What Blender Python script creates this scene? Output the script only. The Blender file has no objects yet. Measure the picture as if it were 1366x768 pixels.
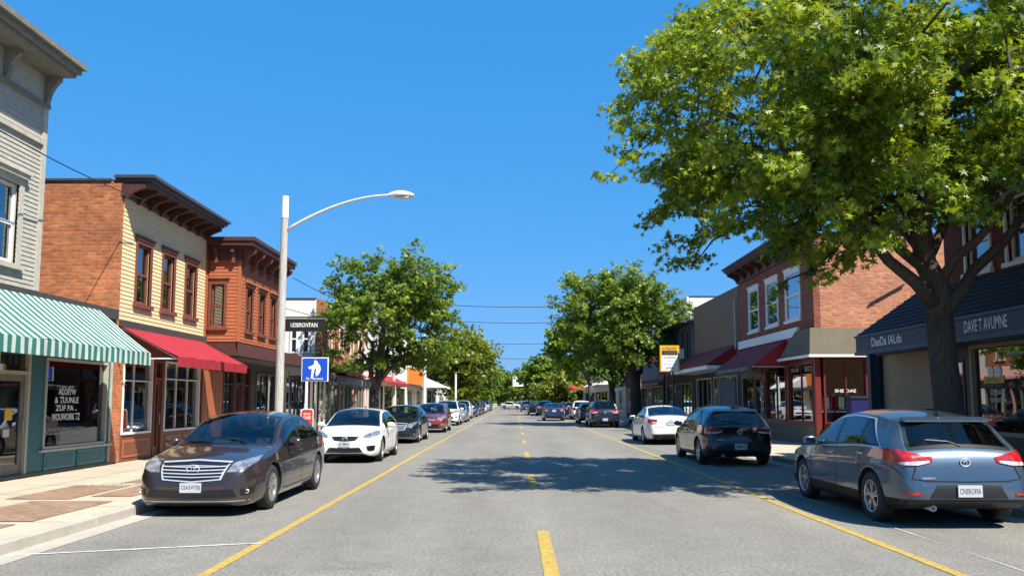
import bpy, bmesh, math, random
import numpy as np
from mathutils import Vector, Matrix, Euler, noise
from mathutils.bvhtree import BVHTree
R = math.radians
random.seed(7); rng = np.random.default_rng(7)
scene = bpy.context.scene
COL = scene.collection

# ---------------------------------------------------------------- camera
cam_d = bpy.data.cameras.new('camera'); cam = bpy.data.objects.new('camera', cam_d); COL.objects.link(cam)
cam.location = (0, 0, 1.65); cam.rotation_euler = (R(90 + 5.4), 0, 0)
cam_d.sensor_width = 36; cam_d.lens = 36 * 1100 / 1366
cam_d.shift_x = -5 / 1366; cam_d.shift_y = 46 / 1366
cam_d.clip_start = 0.1; cam_d.clip_end = 6000
scene.camera = cam
# ---------------------------------------------------------------- sky + sun
SUN_TO = Vector((0.54, -0.53, 1.0)).normalized()        # towards the sun
elev = math.asin(SUN_TO.z); azim = math.atan2(SUN_TO.x, SUN_TO.y)
w = bpy.data.worlds.new('World'); scene.world = w; w.use_nodes = True
nt = w.node_tree; bg = nt.nodes['Background']
sky = nt.nodes.new('ShaderNodeTexSky'); sky.sky_type = 'NISHITA'; sky.sun_disc = False
sky.sun_elevation = elev; sky.sun_rotation = azim; sky.altitude = 0; sky.air_density = 1.0; sky.dust_density = 0.4; sky.ozone_density = 0.8
hs = nt.nodes.new('ShaderNodeHueSaturation'); hs.inputs['Saturation'].default_value = 1.22; hs.inputs['Hue'].default_value = 0.497; hs.inputs['Value'].default_value = 1.0
nt.links.new(sky.outputs[0], hs.inputs['Color']); tint = nt.nodes.new('ShaderNodeVectorMath'); tint.operation = 'MULTIPLY'; tint.inputs[1].default_value = (0.52, 1.02, 1.26)
nt.links.new(hs.outputs[0], tint.inputs[0]); pw_ = nt.nodes.new('ShaderNodeVectorMath'); pw_.operation = 'POWER'; pw_.inputs[1].default_value = (0.70, 0.34, 0.30)
sc_ = nt.nodes.new('ShaderNodeVectorMath'); sc_.operation = 'MULTIPLY'; sc_.inputs[1].default_value = (0.593, 1.514, 2.93)
nt.links.new(tint.outputs[0], pw_.inputs[0]); nt.links.new(pw_.outputs[0], sc_.inputs[0]); nt.links.new(sc_.outputs[0], bg.inputs[0]); bg.inputs[1].default_value = 0.092
sd = bpy.data.lights.new('sun', 'SUN'); sd.energy = 5.0; sd.angle = R(0.53); sd.color = (1.0, 0.93, 0.82)
sun = bpy.data.objects.new('sun', sd); COL.objects.link(sun); sun.location = (20, -20, 40)
sun.rotation_euler = SUN_TO.to_track_quat('Z', 'Y').to_euler()
vs = scene.view_settings; vs.view_transform = 'Standard'; vs.look = 'None'; vs.gamma = 1; vs.exposure = 0.95; vs.use_curve_mapping = False
scene.cycles.use_denoising = True
scene.cycles.max_bounces = 7; scene.cycles.transparent_max_bounces = 10; scene.cycles.caustics_reflective = False; scene.cycles.caustics_refractive = False

# ---------------------------------------------------------------- materials
def _new(name):
    m = bpy.data.materials.new(name); m.use_nodes = True; t = m.node_tree
    return m, t, t.nodes['Principled BSDF']
def _node(t, typ, **kw):
    n = t.nodes.new(typ)
    for k, v in kw.items():
        if k in n.inputs: n.inputs[k].default_value = v
        else: setattr(n, k, v)
    return n
def c4(c): return (c[0], c[1], c[2], 1)
MAT = {}
def mat(name, col, rough=0.6, metal=0.0, var=0.12, vscale=3.0, bump=0.0, bscale=40.0, coat=0.0, spec=None, stretch=None, dirt=None):
    m, t, b = _new(name); MAT[name] = m
    b.inputs['Roughness'].default_value = rough; b.inputs['Metallic'].default_value = metal
    if coat: b.inputs['Coat Weight'].default_value = coat; b.inputs['Coat Roughness'].default_value = 0.04
    if spec is not None: b.inputs['Specular IOR Level'].default_value = spec
    tc = _node(t, 'ShaderNodeTexCoord'); src = tc.outputs['Object']
    if stretch:
        mp = _node(t, 'ShaderNodeMapping'); mp.inputs['Scale'].default_value = stretch
        t.links.new(src, mp.inputs[0]); src = mp.outputs[0]
    if var > 0:
        n = _node(t, 'ShaderNodeTexNoise', Scale=vscale, Detail=6.0, Roughness=0.65); t.links.new(src, n.inputs['Vector'])
        mr = _node(t, 'ShaderNodeMapRange'); mr.inputs[1].default_value = 0.3; mr.inputs[2].default_value = 0.7
        t.links.new(n.outputs['Fac'], mr.inputs[0])
        mx = _node(t, 'ShaderNodeMix', data_type='RGBA')
        mx.inputs[6].default_value = c4([c * (1 - var) for c in col])
        mx.inputs[7].default_value = c4(dirt if dirt else [min(1, c * (1 + var)) for c in col])
        t.links.new(mr.outputs[0], mx.inputs[0]); t.links.new(mx.outputs[2], b.inputs['Base Color'])
    else: b.inputs['Base Color'].default_value = c4(col)
    if bump > 0:
        n2 = _node(t, 'ShaderNodeTexNoise', Scale=bscale, Detail=4.0); t.links.new(src, n2.inputs['Vector'])
        bp = _node(t, 'ShaderNodeBump', Strength=bump, Distance=0.02); t.links.new(n2.outputs['Fac'], bp.inputs['Height']); t.links.new(bp.outputs[0], b.inputs['Normal'])
    return m
def wall_uv(t):
    tc = _node(t, 'ShaderNodeTexCoord'); sp = _node(t, 'ShaderNodeSeparateXYZ'); t.links.new(tc.outputs['Object'], sp.inputs[0])
    ad = _node(t, 'ShaderNodeMath', operation='ADD'); t.links.new(sp.outputs[0], ad.inputs[0]); t.links.new(sp.outputs[1], ad.inputs[1])
    cb = _node(t, 'ShaderNodeCombineXYZ'); t.links.new(ad.outputs[0], cb.inputs[0]); t.links.new(sp.outputs[2], cb.inputs[1])
    return cb.outputs[0], tc.outputs['Object'], sp
def brick(name, c1, c2, mortar, bw=0.24, rh=0.085, ms=0.010, vary=0.5):
    m, t, b = _new(name); MAT[name] = m
    uv, oc, sp = wall_uv(t)
    nd = _node(t, 'ShaderNodeTexNoise', Scale=1.5, Detail=2.0); t.links.new(oc, nd.inputs['Vector'])
    br = _node(t, 'ShaderNodeTexBrick', Scale=1.0, offset=0.5)
    br.inputs['Color1'].default_value = c4(c1); br.inputs['Color2'].default_value = c4(c2); br.inputs['Mortar'].default_value = c4(mortar)
    br.inputs['Mortar Size'].default_value = ms; br.inputs['Brick Width'].default_value = bw; br.inputs['Row Height'].default_value = rh; br.inputs['Bias'].default_value = 0.0
    br.inputs['Mortar Smooth'].default_value = 0.3
    t.links.new(uv, br.inputs['Vector'])
    n = _node(t, 'ShaderNodeTexNoise', Scale=0.9, Detail=8.0, Roughness=0.7); t.links.new(oc, n.inputs['Vector'])
    n3 = _node(t, 'ShaderNodeTexNoise', Scale=9.0, Detail=4.0, Roughness=0.7)
    mp = _node(t, 'ShaderNodeMapping'); mp.inputs['Scale'].default_value = (0.6, 0.6, 1.6); t.links.new(oc, mp.inputs[0]); t.links.new(mp.outputs[0], n3.inputs['Vector'])
    mr = _node(t, 'ShaderNodeMapRange'); mr.inputs[1].default_value = 0.3; mr.inputs[2].default_value = 0.7; mr.inputs[3].default_value = 1 - vary * 0.5; mr.inputs[4].default_value = 1 + vary * 0.4; t.links.new(n.outputs['Fac'], mr.inputs[0])
    mr3 = _node(t, 'ShaderNodeMapRange'); mr3.inputs[1].default_value = 0.35; mr3.inputs[2].default_value = 0.65; mr3.inputs[3].default_value = 0.75; mr3.inputs[4].default_value = 1.2; t.links.new(n3.outputs['Fac'], mr3.inputs[0])
    mu = _node(t, 'ShaderNodeMath', operation='MULTIPLY'); t.links.new(mr.outputs[0], mu.inputs[0]); t.links.new(mr3.outputs[0], mu.inputs[1])
    vm = _node(t, 'ShaderNodeVectorMath', operation='SCALE'); t.links.new(br.outputs['Color'], vm.inputs[0]); t.links.new(mu.outputs[0], vm.inputs['Scale'])
    t.links.new(vm.outputs[0], b.inputs['Base Color']); b.inputs['Roughness'].default_value = 0.85; b.inputs['Specular IOR Level'].default_value = 0.25
    iv = _node(t, 'ShaderNodeMath', operation='MULTIPLY_ADD'); iv.inputs[1].default_value = -1; iv.inputs[2].default_value = 1; t.links.new(br.outputs['Fac'], iv.inputs[0])
    ad2 = _node(t, 'ShaderNodeMath', operation='MULTIPLY_ADD'); ad2.inputs[1].default_value = 0.8; t.links.new(n3.outputs['Fac'], ad2.inputs[0]); t.links.new(iv.outputs[0], ad2.inputs[2])
    bp = _node(t, 'ShaderNodeBump', Strength=0.7, Distance=0.012); t.links.new(ad2.outputs[0], bp.inputs['Height']); t.links.new(bp.outputs[0], b.inputs['Normal'])
    return m
def striped(name, ca, cb_, period, frac=0.5):
    m, t, b = _new(name); MAT[name] = m
    uv, oc, sp = wall_uv(t)
    d = _node(t, 'ShaderNodeMath', operation='DIVIDE'); d.inputs[1].default_value = period; t.links.new(sp.outputs[1], d.inputs[0])
    f = _node(t, 'ShaderNodeMath', operation='FRACT'); t.links.new(d.outputs[0], f.inputs[0])
    g = _node(t, 'ShaderNodeMath', operation='GREATER_THAN'); g.inputs[1].default_value = frac; t.links.new(f.outputs[0], g.inputs[0])
    n = _node(t, 'ShaderNodeTexNoise', Scale=2.5, Detail=6.0); t.links.new(oc, n.inputs['Vector'])
    mx = _node(t, 'ShaderNodeMix', data_type='RGBA'); mx.inputs[6].default_value = c4(ca); mx.inputs[7].default_value = c4(cb_); t.links.new(g.outputs[0], mx.inputs[0])
    mr = _node(t, 'ShaderNodeMapRange'); mr.inputs[1].default_value = 0.25; mr.inputs[2].default_value = 0.75; mr.inputs[3].default_value = 0.75; mr.inputs[4].default_value = 1.12; t.links.new(n.outputs['Fac'], mr.inputs[0])
    vm = _node(t, 'ShaderNodeVectorMath', operation='SCALE'); t.links.new(mx.outputs[2], vm.inputs[0]); t.links.new(mr.outputs[0], vm.inputs['Scale'])
    t.links.new(vm.outputs[0], b.inputs['Base Color']); b.inputs['Roughness'].default_value = 0.8
    return m
def glass(name, tint, refl=0.09, rough=0.01, boost=1.6):
    m = bpy.data.materials.new(name); m.use_nodes = True; t = m.node_tree; MAT[name] = m
    t.nodes.remove(t.nodes['Principled BSDF']); out = t.nodes['Material Output']
    tr = _node(t, 'ShaderNodeBsdfTransparent'); tr.inputs[0].default_value = c4(tint)
    gl = _node(t, 'ShaderNodeBsdfGlossy'); gl.inputs['Roughness'].default_value = rough; gl.inputs[0].default_value = (0.95, 0.97, 1, 1)
    fr = _node(t, 'ShaderNodeLayerWeight', Blend=0.5); pw = _node(t, 'ShaderNodeMath', operation='POWER'); pw.inputs[1].default_value = 4.0; t.links.new(fr.outputs['Facing'], pw.inputs[0])
    ma = _node(t, 'ShaderNodeMath', operation='MULTIPLY_ADD'); ma.inputs[1].default_value = boost; ma.inputs[2].default_value = refl; ma.use_clamp = True
    t.links.new(pw.outputs[0], ma.inputs[0])
    tc = _node(t, 'ShaderNodeTexCoord'); n = _node(t, 'ShaderNodeTexNoise', Scale=0.7, Detail=1.0); t.links.new(tc.outputs['Object'], n.inputs['Vector'])
    bp = _node(t, 'ShaderNodeBump', Strength=0.12, Distance=0.03); t.links.new(n.outputs['Fac'], bp.inputs['Height']); t.links.new(bp.outputs[0], gl.inputs['Normal'])
    mx = _node(t, 'ShaderNodeMixShader'); t.links.new(ma.outputs[0], mx.inputs[0]); t.links.new(tr.outputs[0], mx.inputs[1]); t.links.new(gl.outputs[0], mx.inputs[2])
    t.links.new(mx.outputs[0], out.inputs[0]); return m
def leafmat(name, dark, light, trans=0.3):
    m, t, b = _new(name); MAT[name] = m
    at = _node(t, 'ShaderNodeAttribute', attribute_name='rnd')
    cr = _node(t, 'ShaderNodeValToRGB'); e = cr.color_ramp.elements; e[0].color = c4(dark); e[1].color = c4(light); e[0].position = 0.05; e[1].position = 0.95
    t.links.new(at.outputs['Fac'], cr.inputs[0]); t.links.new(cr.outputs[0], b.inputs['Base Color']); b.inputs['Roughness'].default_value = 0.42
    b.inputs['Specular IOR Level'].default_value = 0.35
    tl = _node(t, 'ShaderNodeBsdfTranslucent')
    vm = _node(t, 'ShaderNodeVectorMath', operation='MULTIPLY'); vm.inputs[1].default_value = (1.25, 1.15, 0.5); t.links.new(cr.outputs[0], vm.inputs[0]); t.links.new(vm.outputs[0], tl.inputs[0])
    mx = _node(t, 'ShaderNodeMixShader'); mx.inputs[0].default_value = trans; t.links.new(b.outputs[0], mx.inputs[1]); t.links.new(tl.outputs[0], mx.inputs[2])
    t.links.new(mx.outputs[0], t.nodes['Material Output'].inputs[0]); return m
def paint(name, col, metal=0.35, rough=0.32, coat=1.0, clad=None):
    m, t, b = _new(name); MAT[name] = m
    b.inputs['Metallic'].default_value = metal; b.inputs['Roughness'].default_value = rough
    b.inputs['Coat Weight'].default_value = coat; b.inputs['Coat Roughness'].default_value = 0.03
    tc = _node(t, 'ShaderNodeTexCoord'); sp = _node(t, 'ShaderNodeSeparateXYZ'); t.links.new(tc.outputs['Object'], sp.inputs[0])
    n = _node(t, 'ShaderNodeTexNoise', Scale=6.0, Detail=6.0, Roughness=0.7); t.links.new(tc.outputs['Object'], n.inputs['Vector'])
    mr = _node(t, 'ShaderNodeMapRange'); mr.inputs[1].default_value = 0.42; mr.inputs[2].default_value = 0.2; mr.inputs[3].default_value = 0.0; mr.inputs[4].default_value = 0.45; t.links.new(sp.outputs[2], mr.inputs[0])
    mu = _node(t, 'ShaderNodeMath', operation='MULTIPLY'); t.links.new(mr.outputs[0], mu.inputs[0]); t.links.new(n.outputs['Fac'], mu.inputs[1])
    mx = _node(t, 'ShaderNodeMix', data_type='RGBA'); mx.inputs[6].default_value = c4(col); mx.inputs[7].default_value = (0.16, 0.13, 0.10, 1)   # road dust low on the body
    t.links.new(mu.outputs[0], mx.inputs[0]); t.links.new(mx.outputs[2], b.inputs['Base Color'])
    if clad:   # black plastic lower body
        g = _node(t, 'ShaderNodeMath', operation='LESS_THAN'); g.inputs[1].default_value = clad; t.links.new(sp.outputs[2], g.inputs[0])
        m2 = _node(t, 'ShaderNodeMix', data_type='RGBA'); m2.inputs[7].default_value = (0.014, 0.014, 0.015, 1); t.links.new(g.outputs[0], m2.inputs[0]); t.links.new(mx.outputs[2], m2.inputs[6]); t.links.new(m2.outputs[2], b.inputs['Base Color'])
        m3 = _node(t, 'ShaderNodeMath', operation='MULTIPLY_ADD'); m3.inputs[1].default_value = .3; m3.inputs[2].default_value = rough; t.links.new(g.outputs[0], m3.inputs[0]); t.links.new(m3.outputs[0], b.inputs['Roughness'])
        m4 = _node(t, 'ShaderNodeMath', operation='SUBTRACT'); m4.inputs[0].default_value = 1.0; t.links.new(g.outputs[0], m4.inputs[1]); t.links.new(m4.outputs[0], b.inputs['Coat Weight'])
    return m

def ground_mat(name, base, var, speck, crack=0.0, patches=True, rough=0.9, lanes=False):
    m, t, b = _new(name); MAT[name] = m
    tc = _node(t, 'ShaderNodeTexCoord'); oc = tc.outputs['Object']
    n1 = _node(t, 'ShaderNodeTexNoise', Scale=0.35, Detail=8.0, Roughness=0.65)
    mp = _node(t, 'ShaderNodeMapping'); mp.inputs['Scale'].default_value = (1.6, 0.35, 1); t.links.new(oc, mp.inputs[0]); t.links.new(mp.outputs[0], n1.inputs['Vector'])
    n2 = _node(t, 'ShaderNodeTexNoise', Scale=24.0, Detail=8.0, Roughness=0.85); t.links.new(oc, n2.inputs['Vector'])
    n3 = _node(t, 'ShaderNodeTexNoise', Scale=2.2, Detail=6.0, Roughness=0.7); t.links.new(oc, n3.inputs['Vector'])
    def rng_(n, a, c): 
        mr = _node(t, 'ShaderNodeMapRange'); mr.inputs[1].default_value = 0.3; mr.inputs[2].default_value = 0.7; mr.inputs[3].default_value = a; mr.inputs[4].default_value = c; t.links.new(n.outputs['Fac'], mr.inputs[0]); return mr.outputs[0]
    a = rng_(n1, 1 - var, 1 + var); c = rng_(n2, 1 - speck, 1 + speck); d = rng_(n3, 1 - var * 0.6, 1 + var * 0.6)
    mu = _node(t, 'ShaderNodeMath', operation='MULTIPLY'); t.links.new(a, mu.inputs[0]); t.links.new(c, mu.inputs[1])
    mu2 = _node(t, 'ShaderNodeMath', operation='MULTIPLY'); t.links.new(mu.outputs[0], mu2.inputs[0]); t.links.new(d, mu2.inputs[1])
    last = mu2.outputs[0]
    if lanes:      # oil darkening and tyre polish along the lanes
        sp = _node(t, 'ShaderNodeSeparateXYZ'); t.links.new(oc, sp.inputs[0])
        s1 = _node(t, 'ShaderNodeMath', operation='MULTIPLY'); s1.inputs[1].default_value = 3.35; t.links.new(sp.outputs[0], s1.inputs[0])
        s2 = _node(t, 'ShaderNodeMath', operation='SINE'); t.links.new(s1.outputs[0], s2.inputs[0])
        s3 = _node(t, 'ShaderNodeMath', operation='MULTIPLY_ADD'); s3.inputs[1].default_value = 0.035; s3.inputs[2].default_value = 1.0; t.links.new(s2.outputs[0], s3.inputs[0])
        m3 = _node(t, 'ShaderNodeMath', operation='MULTIPLY'); t.links.new(last, m3.inputs[0]); t.links.new(s3.outputs[0], m3.inputs[1]); last = m3.outputs[0]
    if crack > 0:
        vo = _node(t, 'ShaderNodeTexVoronoi', Scale=0.32, feature='DISTANCE_TO_EDGE')
        wv = _node(t, 'ShaderNodeVectorMath', operation='MULTIPLY_ADD'); wv.inputs[1].default_value = (0.8, 0.8, 0); t.links.new(n3.outputs['Color'], wv.inputs[0]); t.links.new(oc, wv.inputs[2])
        mpc = _node(t, 'ShaderNodeMapping'); mpc.inputs['Scale'].default_value = (1.0, 0.55, 1); t.links.new(wv.outputs[0], mpc.inputs[0]); t.links.new(mpc.outputs[0], vo.inputs['Vector'])
        mr = _node(t, 'ShaderNodeMapRange'); mr.inputs[1].default_value = 0.0; mr.inputs[2].default_value = 0.006; mr.inputs[3].default_value = 1 - crack; mr.inputs[4].default_value = 1.0; t.links.new(vo.outputs['Distance'], mr.inputs[0])
        m4 = _node(t, 'ShaderNodeMath', operation='MULTIPLY'); t.links.new(last, m4.inputs[0]); t.links.new(mr.outputs[0], m4.inputs[1]); last = m4.outputs[0]
    vm = _node(t, 'ShaderNodeVectorMath', operation='SCALE'); vm.inputs[0].default_value = base; t.links.new(last, vm.inputs['Scale'])
    t.links.new(vm.outputs[0], b.inputs['Base Color']); b.inputs['Roughness'].default_value = rough; b.inputs['Specular IOR Level'].default_value = 0.3
    bp = _node(t, 'ShaderNodeBump', Strength=0.5, Distance=0.006); t.links.new(n2.outputs['Fac'], bp.inputs['Height']); t.links.new(bp.outputs[0], b.inputs['Normal'])
    return m

M = MAT
ground_mat('asphalt', (0.186, 0.178, 0.157), 0.16, 0.75, crack=0.16, lanes=True)
ground_mat('earth', (0.16, 0.15, 0.11), 0.2, 0.2)
ground_mat('concrete_walk', (0.42, 0.365, 0.28), 0.10, 0.10, crack=0.1)
ground_mat('concrete_kerb', (0.36, 0.33, 0.28), 0.16, 0.16)
brick('paver_brick', (0.30, 0.20, 0.135), (0.24, 0.155, 0.10), (0.26, 0.2, 0.14), 0.2, 0.1, 0.008, 0.3)
mat('yellow_line', (0.36, 0.25, 0.06), 0.8, var=0.3, vscale=14, bump=0.3, dirt=(0.50, 0.35, 0.07))
mat('worn_white_line', (0.52, 0.51, 0.48), 0.85, var=0.3, vscale=9)
mat('seam', (0.11, 0.105, 0.1), 0.9)
brick('brick_orange', (0.50, 0.165, 0.062), (0.34, 0.10, 0.04), (0.30, 0.20, 0.13), vary=0.7)
brick('brick_red', (0.30, 0.085, 0.05), (0.20, 0.055, 0.035), (0.22, 0.15, 0.11))
brick('brick_light', (0.54, 0.23, 0.13), (0.42, 0.155, 0.08), (0.38, 0.25, 0.18), vary=0.4)
brick('brick_dark', (0.20, 0.055, 0.036), (0.13, 0.036, 0.026), (0.12, 0.08, 0.06))
brick('tan_stucco', (0.23, 0.16, 0.10), (0.215, 0.148, 0.092), (0.20, 0.14, 0.09), 0.4, 0.2, 0.004, 0.2)
mat('clap_grey', (0.39, 0.37, 0.31), 0.75, var=0.2, vscale=5, stretch=(1, 1, 5), bump=0.3)
mat('clap_yellow', (0.66, 0.52, 0.29), 0.7, var=0.1, vscale=4, stretch=(1, 1, 5), bump=0.15)
mat('clap_orange', (0.36, 0.105, 0.042), 0.7, var=0.2, vscale=4, stretch=(1, 1, 5), bump=0.2)
mat('clap_white', (0.72, 0.70, 0.66), 0.7, var=0.07, vscale=4)
mat('trim_grey', (0.17, 0.165, 0.135), 0.7, var=0.2, vscale=6)
mat('trim_greylight', (0.42, 0.40, 0.33), 0.7, var=0.15, vscale=6)
mat('trim_brown', (0.075, 0.026, 0.020), 0.55, var=0.25, vscale=7)
mat('trim_rust', (0.15, 0.05, 0.03), 0.6, var=0.2, vscale=7)
mat('trim_darkgrey', (0.055, 0.05, 0.048), 0.5, var=0.2, vscale=6)
mat('trim_white', (0.76, 0.75, 0.71), 0.55, var=0.06, vscale=6)
mat('teal_paint', (0.018, 0.115, 0.135), 0.5, var=0.15, vscale=5)
mat('teal_light', (0.035, 0.18, 0.20), 0.5, var=0.12, vscale=5)
mat('navy_paint', (0.011, 0.024, 0.045), 0.5, var=0.15, vscale=5)
mat('navy_edge', (0.022, 0.055, 0.11), 0.5, var=0.15, vscale=5)
mat('slate_blue', (0.05, 0.085, 0.11), 0.7, var=0.2, vscale=5)
mat('shingle', (0.022, 0.026, 0.034), 0.75, var=0.3, vscale=12, bump=0.5, bscale=20)
mat('roof_tar', (0.06, 0.058, 0.055), 0.9, var=0.2)
mat('roof_brown', (0.26, 0.10, 0.05), 0.85, var=0.25, vscale=8)
mat('wood_brown', (0.16, 0.055, 0.030), 0.5, var=0.25, vscale=6, stretch=(3, 3, 0.5))
mat('wood_orange', (0.32, 0.10, 0.04), 0.5, var=0.25, vscale=6, stretch=(6, 6, 0.5))
mat('red_paint', (0.16, 0.020, 0.016), 0.45, var=0.12, vscale=6)
mat('beige_panel', (0.33, 0.235, 0.13), 0.65, var=0.08, vscale=5)
mat('olive_fascia', (0.11, 0.09, 0.06), 0.7, var=0.12, vscale=4)
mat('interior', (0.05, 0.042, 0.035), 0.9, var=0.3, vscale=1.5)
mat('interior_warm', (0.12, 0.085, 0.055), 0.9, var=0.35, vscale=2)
mat('curtain_blue', (0.30, 0.50, 0.58), 0.9, var=0.25, vscale=4, stretch=(8, 8, 0.4))
mat('blind_grey', (0.30, 0.30, 0.29), 0.9, var=0.15)
mat('blind_tan', (0.50, 0.30, 0.12), 0.9, var=0.15)
striped('awning_striped', (0.50, 0.55, 0.50), (0.022, 0.155, 0.125), 0.235, 0.45)
mat('awning_red', (0.30, 0.012, 0.022), 0.75, var=0.10, vscale=3)
mat('awning_maroon', (0.26, 0.014, 0.014), 0.75, var=0.15, vscale=3)
mat('awning_olive', (0.115, 0.092, 0.058), 0.7, var=0.12, vscale=3)
mat('awning_black', (0.02, 0.022, 0.026), 0.7, var=0.15, vscale=3)
mat('awning_rust', (0.33, 0.07, 0.035), 0.75, var=0.15, vscale=3)
mat('awning_pink', (0.62, 0.32, 0.28), 0.75, var=0.1, vscale=3)
mat('awning_white', (0.72, 0.73, 0.74), 0.7, var=0.1, vscale=3)
mat('orange_board', (0.75, 0.20, 0.015), 0.6, var=0.06)
mat('blue_sign', (0.006, 0.07, 0.48), 0.4, var=0.04)
mat('white_sign', (0.78, 0.78, 0.76), 0.45, var=0.05)
mat('yellow_sign', (0.72, 0.40, 0.015), 0.45, var=0.05)
mat('black_sign', (0.012, 0.012, 0.014), 0.45, var=0.1)
mat('red_sign', (0.55, 0.035, 0.03), 0.45, var=0.08)
mat('ink', (0.03, 0.025, 0.02), 0.6, var=0.0)
mat('white_ink', (0.80, 0.79, 0.76), 0.6, var=0.0)
mat('faded_ink', (0.42, 0.42, 0.41), 0.6, var=0.0)
mat('navy_box', (0.012, 0.015, 0.10), 0.4, var=0.1)
mat('steel_pole', (0.42, 0.43, 0.43), 0.45, metal=0.6, var=0.15, vscale=8)
mat('weathered_wood', (0.42, 0.40, 0.37), 0.85, var=0.28, vscale=7, stretch=(5, 5, 0.5), bump=0.4)
mat('pole_cap', (0.66, 0.68, 0.69), 0.6, var=0.1)
mat('lamp_shell', (0.62, 0.63, 0.62), 0.4, metal=0.2, var=0.08)
mat('lamp_lens', (0.55, 0.55, 0.5), 0.2, var=0.05)
mat('iron', (0.02, 0.02, 0.022), 0.45, var=0.15)
mat('wire', (0.015, 0.015, 0.015), 0.6, var=0)
mat('bark', (0.072, 0.058, 0.044), 0.95, var=0.45, vscale=9, stretch=(2.2, 2.2, 0.5), bump=1.0, bscale=14)
mat('tyre', (0.018, 0.018, 0.019), 0.8, var=0.2, vscale=12)
mat('rim', (0.55, 0.55, 0.56), 0.3, metal=0.85, var=0.08)
mat('rim_dark', (0.04, 0.04, 0.042), 0.5, metal=0.4, var=0.1)
mat('chrome', (0.62, 0.62, 0.63), 0.22, metal=0.45, var=0)
mat('car_black', (0.012, 0.012, 0.014), 0.5, var=0.2)
mat('car_trim', (0.010, 0.010, 0.011), 0.28, var=0)
mat('under', (0.008, 0.008, 0.008), 0.95, var=0)
mat('mirror_silver', (0.14, 0.15, 0.17), 0.05, metal=1.0, var=0)
mat('cabin', (0.022, 0.022, 0.023), 0.8, var=0.1)
mat('seat_cloth', (0.085, 0.08, 0.072), 0.9, var=0.1)
mat('lens_clear', (0.30, 0.31, 0.33), 0.10, metal=0.5, var=0.75, vscale=9, coat=1.0)
mat('lens_red', (0.33, 0.010, 0.012), 0.12, var=0.55, vscale=11, coat=1.0)
mat('lens_white', (0.46, 0.43, 0.43), 0.12, var=0.5, vscale=25, coat=1.0)
mat('lens_amber', (0.7, 0.16, 0.02), 0.15, var=0.1, coat=1.0)
mat('plate', (0.50, 0.51, 0.53), 0.5, var=0.08)
mat('merch', (0.5, 0.45, 0.38), 0.8, var=0.5, vscale=5)
mat('merch_green', (0.10, 0.18, 0.06), 0.8, var=0.4, vscale=9)
mat('bag', (0.6, 0.58, 0.5), 0.8, var=0.2)
glass('car_glass', (0.38, 0.45, 0.47), 0.06, boost=0.8)
glass('shop_glass', (0.60, 0.64, 0.64), 0.12, boost=.9)
glass('house_glass', (0.45, 0.52, 0.56), 0.22, boost=.9)
leafmat('leaf_maple', (0.040, 0.110, 0.008), (0.39, 0.47, 0.036), 0.38)
leafmat('leaf_oak', (0.045, 0.105, 0.010), (0.240, 0.330, 0.030), 0.33)
leafmat('leaf_olive', (0.075, 0.115, 0.012), (0.250, 0.290, 0.032), 0.35)
leafmat('leaf_dark', (0.030, 0.075, 0.014), (0.120, 0.200, 0.030), 0.3)
leafmat('leaf_bright', (0.10, 0.20, 0.015), (0.36, 0.46, 0.035), 0.38)

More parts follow.
